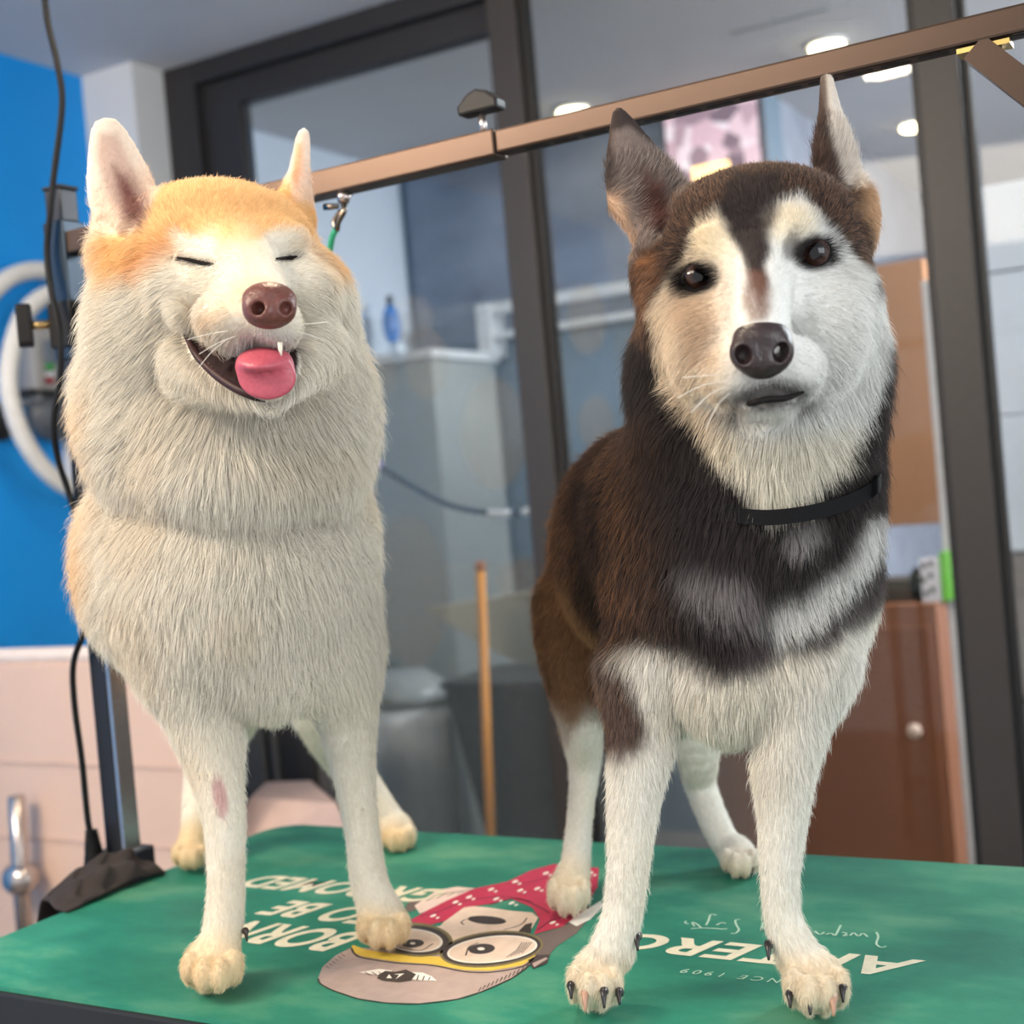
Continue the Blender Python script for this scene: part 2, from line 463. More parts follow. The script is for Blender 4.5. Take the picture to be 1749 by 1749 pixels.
# brown cabinet and pale door post on the right
brm = mat('cabinet_brown', (142, 88, 56), .5, var=.1, scale=4, stretch=(1, 1, .25))
cb0 = on_y(1240, 1000, 2.75); cb1 = on_y(1598, 1030, 2.75)
cab = empty('wooden_cabinet', (.2, 2.8, 0))
MB().box((cb0[0] - .1, 2.75, 0), (cb1[0], 3.2, cb1[2])).build('lower_body', brm, cab, bevel=.004)
MB().box((cb0[0] + .10, 2.738, .06), (cb1[0] - .02, 2.749, cb1[2] - .06)).build('door', mat('cabinet_door_brown', (134, 80, 48), .5, var=.1, scale=4, stretch=(1, 1, .25)), cab, bevel=.003)
kb = on_y(1562, 1248, 2.73)
MB().ellipsoid((kb[0], 2.725, kb[2]), (.02, .014, .02)).build('knob', mat('knob_pale', (220, 190, 170), .3), cab, smooth=True)
ub0 = on_y(1470, 905, 2.85); ub1 = on_y(1572, 560, 2.85)
MB().box((ub0[0] - .2, 2.95, ub0[2]), (ub1[0], 3.2, ub1[2] + .2)).build('upper_panel', mat('cabinet_upper_tan', (170, 120, 84), .55, var=.08, scale=4, stretch=(1, 1, .25)), cab, bevel=.004)
MB().box((ub0[0] - .1, 2.80, cb1[2]), (ub1[0] + .02, 2.95, cb1[2] + .06)).build('ledge', mat('cabinet_ledge_dark', (70, 58, 50), .5), cab, bevel=.003)
tag(cab, 'tall brown wooden cabinet behind the glass beside the right mullion', 'cabinet')
dp0 = on_y(1572, 480, 2.55); dp1 = on_y(1626, 480, 2.55)
o = MB().box((dp0[0], 2.55, 0), (dp1[0], 2.64, dp0[2])).build('door_post', mat('post_pale', (206, 200, 198), .6), bevel=.004, origin=(float(dp0[0]), 2.55, 0))
tag(o, 'pale upright door post behind the glass left of the right mullion', 'post')
tp = on_y(1600, 985, 2.51)
tg = empty('spotted_box', (float(tp[0]), 2.5, float(tp[2]) - .07))
MB().box((tp[0] - .035, 2.49, tp[2] - .06), (tp[0] + .012, 2.5515, tp[2] + .045)).build('white_panel', mat('box_white', (226, 220, 224), .5), tg, bevel=.002)
MB().box((tp[0] + .0125, 2.49, tp[2] - .06), (tp[0] + .03, 2.5515, tp[2] + .06)).build('green_panel', mat('box_green', (120, 200, 70), .5), tg, bevel=.002)
MB().ellipsoid((tp[0] - .05, 2.52, tp[2] - .02), (.02, .02, .045)).build('black_handle', gasket, tg, smooth=True)
for (dx, dz) in ((-.025, .03), (-.008, .035), (-.028, -.005), (-.01, .005), (-.024, -.038), (-.008, -.03)):
    MB().box((tp[0] + dx - .005, 2.4885, tp[2] + dz - .006), (tp[0] + dx + .005, 2.4905, tp[2] + dz + .006)).build('spot', gasket, tg)
tag(tg, 'small white box with black spots and a green side fixed to the door post', 'box')
shelfm = mat('panel_cool_white', (206, 210, 218), .5, var=.03, scale=3)
rp_ = empty('panel_unit', (1.2, 2.6, 0))
e0 = on_y(1672, 320, 2.6); e1_ = on_y(1672, 945, 2.6)
for i, (a, b_) in enumerate(((e1_[2], e1_[2] + .33), (e1_[2] + .335, e1_[2] + .68), (e1_[2] + .685, e0[2]))):
    MB().box((e0[0] - .02, 2.6, a), (2.4, 2.66, b_)).build('panel', shelfm, rp_, bevel=.004)
MB().box((e0[0] - .02, 2.62, 0), (2.4, 2.66, e1_[2] - .004)).build('base_panel', mat('panel_taupe', (136, 128, 124), .6), rp_, bevel=.004)
tag(rp_, 'cool white panelled unit with a taupe base behind the far right pane', 'cabinet')
hk = [on_y(1713, 1188, 2.56), on_y(1728, 1198, 2.56), on_y(1749, 1199, 2.56), on_y(1790, 1180, 2.56)]
o = MB().tube(smooth_path(hk, 6), .008, 8).build('black_cable', gasket, origin=tuple(map(float, hk[0])), smooth=True)
tag(o, 'short black cable looped against the taupe panel behind the far right pane', 'cable')

# ------------------------------------------------------------------ left side: hose, dryer, bath
hosem = mat('hose_white', (226, 222, 216), .5, var=.04, scale=40)
XW = -1.50
def wl(px, py, X=XW):
    return on_x(px, py, X)
hp = [wl(-60, 640), wl(-40, 540), wl(10, 478), wl(70, 462), wl(120, 486), wl(130, 540, -1.47), wl(95, 500, -1.43), wl(40, 540, -1.42), wl(14, 640, -1.42), wl(32, 730, -1.42), wl(75, 800, -1.42), wl(130, 838, -1.42), wl(185, 836, -1.42)]
hose = empty('dryer_hose', tuple(map(float, wl(60, 650))))
hpath = smooth_path(hp, 10)
MB().tube(hpath, [.0225 + .0012 * (k % 2) for k in range(len(hpath))], 14).build('hose_tube', hosem, hose, smooth=True)
MB().tube([hpath[-1], hpath[-1] + np.array([.02, .03, -.01])], .03, 14).build('hose_cuff', mat('cuff_grey', (120, 122, 126), .5), hose, smooth=True)
tag(hose, 'thick white dryer hose coiled on the blue wall', 'hose')
dr = empty('wall_dryer', tuple(map(float, wl(70, 700, -1.53))))
def wbox(x0, y0, x1, y1, Xb, Xf):
    a = wl(x0, y0, Xf); b = wl(x1, y1, Xf)
    return (Xb, min(a[1], b[1]), min(a[2], b[2])), (Xf, max(a[1], b[1]), max(a[2], b[2]))
MB().box(*wbox(52, 545, 122, 690, -1.575, -1.50)).build('dryer_body', mat('dryer_grey', (168, 166, 164), .45), dr, bevel=.012)
MB().box(*wbox(78, 580, 120, 622, -1.51, -1.485)).build('control_panel', mat('dryer_panel', (112, 122, 134), .4), dr, bevel=.004)
mb = MB(); c0_ = wl(88, 690, -1.52)
mb.ellipsoid(c0_ + np.array([0, 0, -.03]), (.045, .075, .07)); mb.build('motor_housing', mat('dryer_dark', (86, 90, 96), .4), dr, smooth=True)
MB().box(*wbox(48, 664, 124, 674, -1.56, -1.478)).build('mount_strap', gasket, dr, bevel=.002)
for (yy, mm_) in ((626, (70, 170, 90)), (640, (225, 225, 225)), (648, (170, 40, 50))):
    MB().box(*wbox(82, yy - 5, 93, yy + 6, -1.49, -1.480)).build('sticker', mat('sticker_%d' % yy, mm_, .5), dr)
tag(dr, 'grey wall mounted dryer with a small green, white and red sticker, behind the steel post', 'dryer')
pc = wl(118, 480, -1.45)
o = MB().box(*wbox(96, 452, 124, 545, -1.575, -1.535)).build('dryer_nozzle', mat('nozzle_offwhite', (218, 214, 202), .8), bevel=.02, origin=tuple(map(float, wl(110, 545, -1.5))))
tag(o, 'off white dryer nozzle behind the top of the steel post', 'dryer nozzle')  # off white part of the dryer nozzle, built as a separate block
wc = empty('wall_cabinet', tuple(map(float, wl(150, 600, -1.5))))
MB().box(*wbox(112, 470, 300, 590, -1.575, -1.53)).build('wood_body', mat('cab_orange_wood', (168, 104, 62), .5, var=.12, scale=8), wc, bevel=.004)
MB().box(*wbox(112, 592, 300, 622, -1.575, -1.53)).build('drawer', pillar_paint, wc, bevel=.004)
MB().box(*wbox(112, 624, 300, 840, -1.575, -1.53)).build('white_body', mat('cab_white', (228, 226, 224), .45), wc, bevel=.004)
tag(wc, 'wood and white wall cabinet half hidden behind the cream dog', 'cabinet')
dk = wl(0, 720, -1.56)
o = MB().ellipsoid(dk, (.02, .05, .05)).build('wall_hook', gasket, smooth=True, origin=tuple(map(float, dk)))
tag(o, 'black round wall hook on the blue wall at the left edge', 'hook')

# beige dog bath
bathm = mat('bath_pinkish', (222, 190, 170), .45, var=.04, scale=5)
bath_in = mat('bath_inside', (205, 176, 160), .5)
bath = empty('dog_bath', (-.95, 1.3, 0))
YB = 1.02
ra = on_y(-60, 1135, YB); rb = on_y(150, 1130, YB); rc = on_y(335, 1228, YB); rd = on_y(430, 1300, YB)
prof = [(ra[0] - .25, ra[2]), (rb[0], rb[2]), (rb[0] + .04, rb[2] - .01), (rc[0], rc[2]), (rc[0] + .05, rc[2] - .10), (rc[0] + .06, .22), (ra[0] - .25, .22)]
MB().prism(prof, 'y', YB, YB + .03).build('front_panel', bathm, bath, bevel=.006)
prof2 = [(ra[0] - .25, ra[2] - .02), (rb[0] - .1, rb[2] - .02), (rc[0] - .25, rc[2] - .12), (rc[0] - .2, .30), (rc[0] - .2, .22), (ra[0] - .25, .22)]
MB().prism(prof2, 'y', YB + .25, YB + .28).build('back_panel', bathm, bath, bevel=.006)
MB().box((ra[0] - .25, YB + .03, .24), (rc[0] - .08, YB + .25, .27)).build('basin_floor', bath_in, bath)
rim = [np.array([p[0], YB + .015, p[1] + .012]) for p in prof[:5]]
MB().tube(smooth_path(rim, 5), .017, 10).build('rim', mat('bath_rim', (236, 218, 206), .4), bath, smooth=True)
for (qa, qb) in (((-40, 1300), (420, 1255)), ((-40, 1425), (300, 1395))):
    a = on_y(qa[0], qa[1], YB - .001); b_ = on_y(qb[0], qb[1], YB - .001)
    MB().box((a[0], YB - .003, a[2] - .003), (b_[0] if qb[0] < 400 else rc[0] + .02, YB + .001, a[2] + .003)).build('joint_strip', bath_in, bath)
for x_ in (ra[0] - .2, rc[0] - .05):
    MB().box((x_, YB + .05, 0), (x_ + .05, YB + .10, .24)).build('leg', mat('bath_leg', (170, 165, 162), .35, .8), bath)
    MB().box((x_, YB + .18, 0), (x_ + .05, YB + .23, .24)).build('leg', MATS['bath_leg'], bath)
pp = on_y(35, 1500, YB - .05); pq = on_y(28, 1360, YB - .05); pe = on_y(45, 1610, YB - .05)
chrome = mat('chrome_soft', (190, 180, 176), .25, .9)
MB().tube([pq, pp, pe], .017, 12).build('drain_pipe', chrome, bath, smooth=True)
MB().ellipsoid(pp, (.04, .035, .035)).build('valve', chrome, bath, smooth=True)
tag(bath, 'pinkish beige dog bath beneath the blue wall', 'bath')
# folded-down ramp of the bath and the dark stand behind it
YR = 1.15
a = on_y(428, 1362, YR); b_ = on_y(455, 1336, YR + .25); c = on_y(530, 1333, YR + .25); d_ = on_y(575, 1372, YR); e_ = on_y(600, 1440, YR - .1); f_ = on_y(380, 1460, YR - .1)
mb = MB(); ptsr = [a, b_, c, d_, e_, f_]
mb.add([p for p in ptsr] + [p - np.array([0, 0, .03]) for p in ptsr], [(0, 1, 2, 3), (0, 3, 4, 5), (9, 8, 7, 6), (11, 10, 9, 6)] + [(k, 6 + k, 6 + (k + 1) % 6, (k + 1) % 6) for k in range(6)])
mb.build('ramp', mat('ramp_pink', (196, 170, 160), .5), bath, tri=True)
st = empty('dark_stand', (-.6, 1.75, 0))
sm_ = mat('stand_black', (40, 40, 42), .5); sg_ = mat('stand_grey', (86, 86, 86), .4)
for i, (x0, x1, m_) in enumerate(((410, 444, sg_), (446, 458, sm_), (459, 466, sg_), (467, 500, sm_), (501, 530, sm_), (531, 560, sg_))):
    p0 = on_y(x0, 1235, 1.75); p1 = on_y(x1, 1235, 1.75)
    MB().box((p0[0], 1.75 + .01 * (i % 2), .02), (p1[0] - .002, 1.80, p0[2] + .10)).build('slat', m_, st, bevel=.003)
p0 = on_y(405, 1235, 1.75); p1 = on_y(565, 1235, 1.75)
MB().box((p0[0], 1.765, 0), (p1[0], 1.86, .02)).build('foot', sm_, st)
tag(st, 'black and grey slatted stand behind the cream dog\'s front legs', 'stand')

# ================================================================== grooming table
TL, TD = 1.30, 0.60
tbl = empty('grooming_table', (.62, .30, 0))
black_edge = mat('table_edge_black', (24, 24, 26), .5, var=.1, scale=60)


def round_rect(x0, y0, x1, y1, r, n=8):
    out = []
    for (cx, cy, a0) in ((x1 - r, y0 + r, -90), (x1 - r, y1 - r, 0), (x0 + r, y1 - r, 90), (x0 + r, y0 + r, 180)):
        for k in range(n + 1):
            a = math.radians(a0 + 90 * k / n); out.append((cx + r * math.cos(a), cy + r * math.sin(a)))
    return out


MB().prism(round_rect(0, 0, TL, TD, .05), 'z', TZ - .038, TZ - .0045).build('table_board', black_edge, tbl, bevel=.003)
rub = bpy.data.materials.new('rubber_green'); rub.use_nodes = True
nt = rub.node_tree; b = nt.nodes['Principled BSDF']; b.inputs['Roughness'].default_value = .5; b.inputs['Specular IOR Level'].default_value = .35
tc = nt.nodes.new('ShaderNodeTexCoord')
mp = nt.nodes.new('ShaderNodeMapping'); mp.inputs['Scale'].default_value = (1.0, 1.9, 1); mp.inputs['Rotation'].default_value = (0, 0, .35); nt.links.new(tc.outputs['Object'], mp.inputs[0])
nz = nt.nodes.new('ShaderNodeTexNoise'); nz.inputs['Scale'].default_value = 5.5; nz.inputs['Detail'].default_value = 6; nz.inputs['Roughness'].default_value = .62; nt.links.new(mp.outputs[0], nz.inputs['Vector'])
rp = nt.nodes.new('ShaderNodeValToRGB'); el = rp.color_ramp.elements
el[0].position = .26; el[0].color = srgb(24, 100, 84); el[1].position = .80; el[1].color = srgb(104, 158, 124)
e = el.new(.5); e.color = srgb(42, 126, 102)
nt.links.new(nz.outputs['Fac'], rp.inputs['Fac']); nt.links.new(rp.outputs['Color'], b.inputs['Base Color'])
n2 = nt.nodes.new('ShaderNodeTexNoise'); n2.inputs['Scale'].default_value = 420; nt.links.new(tc.outputs['Object'], n2.inputs['Vector'])
bp = nt.nodes.new('ShaderNodeBump'); bp.inputs['Strength'].default_value = .12; bp.inputs['Distance'].default_value = .001
nt.links.new(n2.outputs['Fac'], bp.inputs['Height']); nt.links.new(bp.outputs['Normal'], b.inputs['Normal'])
rubmat = MB().prism(round_rect(.004, .004, TL - .004, TD - .004, .046), 'z', TZ - .0044, TZ).build('rubber_mat', rub, tbl)
tag(tbl, 'long grooming table with a green printed rubber top and black edge', 'table')
rubmat['label'] = 'green rubber surface with printed lettering and portrait'
steel_leg = mat('table_steel', (120, 122, 124), .3, .9)
for x_ in (.12, TL - .12):
    for y_ in (.10, TD - .10):
        MB().tube([(x_, y_, .01), (x_, y_, TZ - .04)], .018, 12).build('leg', steel_leg, tbl, smooth=True)
for y_ in (.10, TD - .10):
    MB().tube([(.12, y_, .18), (TL - .12, y_, .18)], .012, 10).build('stretcher', steel_leg, tbl, smooth=True)

cream_ink = mat('print_cream', (222, 212, 184), .55, var=.08, scale=90)
torg = Vector(tbl.location)


def print_text(name, body, x0, x1, y_base, height, shear=0.0, bold=0.0, lift=.0004, ink=cream_ink, parent=rubmat, font_space=1.0):
    """flat lettering on the mat, read from the far side of the table (upside down for the camera)"""
    cu = bpy.data.curves.new(name, 'FONT'); cu.body = body; cu.offset = bold; cu.space_character = font_space; cu.resolution_u = 6
    t = bpy.data.objects.new(name + '_tmp', cu); COL.objects.link(t)
    bpy.context.view_layer.update()
    me = bpy.data.meshes.new_from_object(t.evaluated_get(bpy.context.evaluated_depsgraph_get()))
    bpy.data.objects.remove(t, do_unlink=True)
    n = len(me.vertices); co = np.zeros(n * 3, np.float32); me.vertices.foreach_get('co', co); co = co.reshape(-1, 3)
    w = co[:, 0].max() - co[:, 0].min(); u = (co[:, 0] - co[:, 0].min()) / w; v = co[:, 1] / max(co[:, 1].max(), .01)
    X = x0 - u * (x0 - x1) - shear * v * height
    Y = y_base - v * height
    P = np.stack([X - torg.x, Y - torg.y, np.full(n, TZ + lift - torg.z)], 1).astype(np.float32)
    me.vertices.foreach_set('co', P.ravel()); me.materials.clear(); me.materials.append(ink); me.update()
    bm = bmesh.new(); bm.from_mesh(me); bmesh.ops.recalc_face_normals(bm, faces=bm.faces)
    for f in bm.faces:
        if f.normal.z < 0: f.normal_flip()
    bm.to_mesh(me); bm.free()
    o = bpy.data.objects.new(name, me); COL.objects.link(o); o.parent = parent
    return o


print_text('lettering', 'ARTERO', .958, .672, .302, .043, .35, .028, font_space=1.08)
print_text('lettering', 'SINCE 1909', .873, .763, .2285, .0098, .2, .004, font_space=1.5, ink=mat('print_pale_green', (176, 206, 180), .55))
print_text('lettering', 'BORN', .417, .262, .232, .058, .30, .03, font_space=1.05)
print_text('lettering', 'TO BE', .412, .258, .303, .050, .30, .03, font_space=1.05)
print_text('lettering', 'GROOMED', .425, .158, .379, .046, .30, .03, font_space=1.05)
# handwritten line
scr = MB()
SCR = [[(1497, 1592), (1500, 1600), (1497, 1612), (1505, 1618), (1514, 1616)], [(1482, 1600), (1474, 1594), (1466, 1599), (1458, 1593), (1452, 1598)], [(1448, 1597), (1440, 1599), (1446, 1594), (1438, 1592)],
       [(1436, 1580), (1431, 1590), (1426, 1598), (1420, 1594), (1410, 1596)], [(1408, 1592), (1400, 1596), (1392, 1590)], [(1306, 1582), (1300, 1590), (1303, 1576)],
       [(1264, 1570), (1256, 1572), (1258, 1580), (1262, 1588), (1256, 1594), (1248, 1594)], [(1242, 1586), (1234, 1587), (1225, 1586), (1200, 1585), (1180, 1586)], [(1240, 1577), (1232, 1576), (1224, 1580)], [(1224, 1563), (1214, 1562), (1210, 1572), (1206, 1580)], [(1198, 1585), (1190, 1578), (1182, 1575), (1186, 1582)], [(1176, 1578), (1170, 1576), (1172, 1573)]]
for wi_, st_ in enumerate(SCR):
    if wi_ in (5, 6):
        scr.build('handwriting', mat('print_pale_green', (176, 206, 180), .55), rubmat, origin=torg); scr = MB()
    pth = smooth_path([on_z(x, y, TZ + .0004) for x, y in st_], 5)
    for i in range(len(pth) - 1):
        a, b_ = pth[i], pth[i + 1]; t_ = b_ - a; n_ = np.array([-t_[1], t_[0], 0]); n_ = n_ / (np.linalg.norm(n_) + 1e-9) * .0011
        scr.add([a - n_, b_ - n_, b_ + n_, a + n_], [(0, 1, 2, 3)])
scr.build('handwriting', mat('print_pale_green', (176, 206, 180), .55), rubmat, origin=torg)

# printed portrait: cap, goggles, bandana
INK = {'taupe': (172, 150, 140), 'taupe_dark': (106, 90, 84), 'skin': (224, 198, 176), 'red': (188, 44, 76), 'pink': (226, 200, 186), 'yellow': (220, 186, 72), 'dark': (64, 54, 50), 'olive': (120, 108, 70), 'white': (236, 226, 212), 'maroon': (120, 30, 54)}
inks = list(INK)
inkm = [mat('print_' + k, INK[k], .55, var=.08, scale=70) for k in inks]
pr = MB()


def zz(u, v):
    return 530 + .2916 * u, 1460 + .2916 * v


def patch(pts, ink, lay, sm=0):
    q = [zz(*p) for p in pts]
    P = [on_z(x, y, TZ) for x, y in q]
    if sm:
        P = smooth_path(P + [P[0]], sm)[:-1]
    P = [np.array([p[0], p[1], TZ + .0003 + .00007 * lay]) for p in P]
    ar = sum(P[i][0] * P[(i + 1) % len(P)][1] - P[(i + 1) % len(P)][0] * P[i][1] for i in range(len(P)))
    if ar < 0: P = P[::-1]
    pr.add(P, [tuple(range(len(P)))], inks.index(ink))


def oval(u, v, ru, rv, ink, lay, ang=0.0, n=36):
    c, s = math.cos(math.radians(ang)), math.sin(math.radians(ang))
    patch([(u + ru * math.cos(a) * c - rv * math.sin(a) * s, v + ru * math.cos(a) * s + rv * math.sin(a) * c) for a in np.linspace(0, 2 * math.pi, n, endpoint=False)], ink, lay)


def stroke(pts, w, ink, lay):
    P = smooth_path([np.array(zz(*p)) for p in pts], 6)
    P = [on_z(x, y, TZ + .0003 + .00007 * lay) for x, y in P]
    for i in range(len(P) - 1):
        t_ = P[i + 1] - P[i]; n_ = np.array([-t_[1], t_[0], 0]); n_ = n_ / (np.linalg.norm(n_) + 1e-9) * w
        pr.add([P[i] - n_, P[i + 1] - n_, P[i + 1] + n_, P[i] + n_], [(0, 1, 2, 3)], inks.index(ink))


patch([(46, 725), (70, 660), (150, 590), (240, 545), (700, 560), (1300, 600), (1290, 640), (1180, 722), (1000, 802), (860, 845), (640, 872), (450, 867), (280, 842), (130, 792), (60, 755)], 'taupe', 0)
stroke([(46, 725), (60, 755), (130, 792), (280, 842), (450, 867), (640, 872), (860, 845), (1000, 802), (1180, 722), (1290, 640)], .0008, 'dark', 3)
patch([(1290, 480), (1400, 450), (1560, 385), (1615, 395), (1560, 460), (1440, 540), (1385, 605), (1300, 610), (1330, 520)], 'taupe_dark', 0)
patch([(560, 300), (600, 255), (650, 265), (610, 330), (560, 335)], 'taupe_dark', 0)
patch([(610, 300), (740, 210), (860, 188), (985, 200), (900, 245), (780, 300), (640, 345)], 'pink', 1)
for k in range(4):
    stroke([(680 + 60 * k, 270 - 14 * k), (740 + 60 * k, 235 - 10 * k), (800 + 50 * k, 225 - 6 * k)], .0006, 'dark', 4)
patch([(560, 420), (760, 420), (830, 340), (930, 300), (1040, 310), (1180, 330), (1300, 340), (1335, 370), (1300, 430), (1240, 480), (1100, 520), (700, 520)], 'skin', 1)
patch([(585, 385), (700, 320), (800, 270), (960, 200), (1150, 160), (1300, 90), (1430, 55), (1690, 78), (1682, 190), (1600, 330), (1480, 420), (1310, 470), (1345, 380), (1300, 310), (1180, 260), (1050, 290), (900, 310), (790, 390), (700, 412), (620, 412)], 'red', 2)
for s_ in ([(640, 360), (760, 330), (880, 280), (1000, 255), (1150, 245), (1300, 275)], [(1050, 290), (1200, 255), (1330, 300), (1400, 340)], [(1330, 440), (1420, 380), (1530, 360)], [(1150, 165), (1280, 160), (1420, 120)]):
    stroke(s_, .0012, 'maroon', 3)
for (u, v) in ((850, 280), (930, 250), (1060, 205), (1200, 160), (1380, 110), (1480, 90), (1230, 210), (1090, 260), (1180, 285), (1330, 200), (1420, 400), (1560, 380), (720, 360), (1640, 110), (1620, 250)):
    oval(u, v, 20, 7, 'white', 4, -20, 10); oval(u + 26, v + 12, 12, 5, 'white', 4, -20, 8)
patch([(1500, 390), (1590, 340), (1700, 270), (1720, 300), (1640, 380), (1560, 420)], 'white', 1)
oval(1035, 385, 112, 24, 'dark', 4, 4)
stroke([(900, 410), (885, 395), (910, 378), (960, 372)], .0007, 'dark', 4)
stroke([(1130, 440), (1230, 410), (1270, 370)], .0007, 'dark', 4)
patch([(1220, 450), (1260, 410), (1300, 400), (1290, 460), (1240, 480)], 'dark', 3)
# goggles
patch([(240, 545), (250, 530), (330, 560), (560, 590), (760, 600), (1000, 640), (1200, 625), (1310, 570), (1320, 600), (1240, 650), (1060, 682), (900, 678), (720, 645), (500, 628), (310, 600), (255, 575)], 'yellow', 3)
stroke([(240, 545), (260, 580), (310, 603), (500, 632), (720, 648), (900, 682), (1060, 686), (1240, 654), (1310, 605)], .0011, 'dark', 5)
oval(620, 500, 215, 100, 'olive', 4, 4); oval(620, 502, 195, 86, 'dark', 5, 4); oval(612, 506, 165, 68, 'white', 6, 4); oval(606, 506, 156, 62, 'skin', 7, 4)
oval(1062, 556, 305, 104, 'olive', 4, -6); oval(1062, 556, 290, 92, 'dark', 5, -6); oval(1066, 558, 266, 78, 'white', 6, -6); oval(1066, 558, 254, 70, 'skin', 7, -6)
oval(600, 524, 66, 24, 'dark', 8, -4); oval(1004, 556, 78, 30, 'dark', 8, -4)
oval(600, 524, 16, 7, 'white', 9); oval(1000, 556, 22, 9, 'white', 9)
stroke([(520, 540), (640, 560), (720, 520)], .0008, 'dark', 8)
stroke([(910, 590), (930, 540), (985, 515)], .0008, 'dark', 8)
for k in range(5):
    stroke([(1150 + 22 * k, 600 - 6 * k), (1210 + 16 * k, 555 - 4 * k), (1240 + 14 * k, 512)], .0005, 'dark', 8)
patch([(1275, 620), (1330, 590), (1405, 588), (1385, 640), (1305, 672)], 'dark', 5)
patch([(1300, 640), (1380, 605), (1392, 612), (1312, 662)], 'taupe', 6)
# winged badge
patch([(285, 692), (400, 672), (480, 682), (470, 712), (380, 706)], 'white', 5)
patch([(560, 690), (660, 694), (710, 715), (742, 742), (640, 738), (560, 730)], 'white', 5)
for k in range(4):
    stroke([(320 + 40 * k, 686), (350 + 40 * k, 704)], .0005, 'dark', 7); stroke([(600 + 34 * k, 698 + 6 * k), (590 + 34 * k, 734)], .0005, 'dark', 7)
patch([(400, 706), (440, 684), (500, 690), (560, 676), (620, 704), (590, 740), (520, 750), (430, 742), (392, 728)], 'dark', 6)
patch([(462, 704), (480, 728), (446, 728)], 'white', 8); patch([(488, 704), (552, 700), (500, 734), (520, 708)], 'white', 8)
for k in range(12):
    stroke([(985 + 25 * k, 800 - 11.5 * k), (1000 + 25 * k, 775 - 12 * k)], .0004, 'dark', 4)
for k in range(6):
    stroke([(90 + 18 * k, 650 - 14 * k), (112 + 18 * k, 664 - 14 * k)], .0004, 'dark', 4)
pr.build('printed_portrait', inkm, rubmat, origin=torg, tri=True)

# ================================================================== overhead grooming bar
YA = .385
bronze = mat('bar_steel_warm', (84, 69, 60), .36, .9, var=.06, scale=12, stretch=(.2, 1, 1), bump=.03)
dark_tube = mat('bar_black_steel', (36, 38, 44), .4, .3)
arm = empty('grooming_stand', (-.10, YA + .015, TZ))
za0, za1 = TZ + .795, TZ + .824
MB().box((-.105, YA, za0), (.556, YA + .03, za1)).build('outer_sleeve', bronze, arm, bevel=.0025)
MB().box((.5565, YA + .002, za0 + .0025), (1.23, YA + .028, za1 - .002)).build('inner_bar', bronze, arm, bevel=.0025)
for k in range(16):
    x_ = .60 + k * .034
    ov = [(x_ + (.009 if math.cos(t) > 0 else -.009) + .005 * math.cos(t), YA + .015 + .005 * math.sin(t)) for t in np.linspace(0, 2 * math.pi, 16, endpoint=False)]
    MB().prism(ov, 'z', za0 + .0021, za0 + .005).build('slot', gasket, arm)
for k in range(3):
    x_ = .24 + k * .03
    ov = [(x_ + .006 * math.cos(t), YA + .015 + .005 * math.sin(t)) for t in np.linspace(0, 2 * math.pi, 14, endpoint=False)]
    MB().prism(ov, 'z', za0 - .0004, za0 + .002).build('slot', gasket, arm)
# wing knob on the sleeve
kx = on_y(824, 205, YA + .015)
kz = za1
MB().tube([(kx[0], YA + .015, kz - .004), (kx[0], YA + .015, kz + .024)], .0042, 12).build('knob_stem', chrome, arm, smooth=True)
kn = MB(); kn.prism([(kx[0] - .024, kz + .022), (kx[0] + .024, kz + .022), (kx[0] + .025, kz + .032), (kx[0] + .012, kz + .043), (kx[0], kz + .047), (kx[0] - .012, kz + .043), (kx[0] - .025, kz + .032)], 'y', YA + .004, YA + .026)
knobm = mat('knob_black', (24, 22, 22), .45, spec=.25)
kn.build('wing_knob', knobm, arm, bevel=.003)
# left post: lower tube on the table clamp, upper tube, braces
px_, py_ = -.105, YA + .015
top = za1 + .045
MB().box((px_ - .0135, py_ - .0135, TZ + .01), (px_ + .0135, py_ + .0135, TZ + .70)).build('post', dark_tube, arm, bevel=.002)
MB().box((px_ - .0185, py_ - .0185, TZ + .66), (px_ + .0185, py_ + .0185, top - .03)).build('post_sleeve', mat('post_blue_black', (38, 52, 66), .35, .5), arm, bevel=.002)
MB().box((px_ - .0145, py_ - .0145, top - .03), (px_ + .0145, py_ + .0145, top + .012)).build('post_top', dark_tube, arm, bevel=.002)
MB().box((px_ - .0165, py_ - .0165, top + .0122), (px_ + .0165, py_ + .0165, top + .017)).build('post_cap', knobm, arm, bevel=.0015)
MB().box((px_ + .016, py_ - .0135, TZ + .01), (px_ + .022, py_ + .0135, TZ + .50)).build('post_face', chrome, arm)
MB().tube([(px_ + .012, py_, TZ + .675), (px_ + .085, py_, za0 - .002)], .011, square=True, upv=(0, 1, 0)).build('brace', MATS['post_blue_black'], arm)
MB().box((px_ - .021, py_ - .022, TZ + .675), (px_ + .021, py_ + .021, TZ + .735)).build('post_clamp', knobm, arm, bevel=.003)
tk = at(75, 545, 1.70); tk2 = at(42, 543, 1.68)
tkp = np.array([px_ - .02, py_ - .018, TZ + .708])
dirk = np.array([-.75, -.65, 0.0])
MB().tube([tkp, tkp + dirk * .03], .0055, 12).build('clamp_stem', mat('brass_soft', (190, 160, 110), .3, .9), arm, smooth=True)
kk = tkp + dirk * .033
kn = MB(); sd_ = np.array([.65, -.75, 0.0])
vsq = []
for s1_ in (-1, 1):
    for (h_, w_) in ((-.028, .008), (-.022, .011), (.022, .011), (.028, .008), (.028, -.008), (.022, -.011), (-.022, -.011), (-.028, -.008)):
        vsq.append(kk + dirk * (s1_ * .009) + sd_ * w_ + np.array([0, 0, h_]))
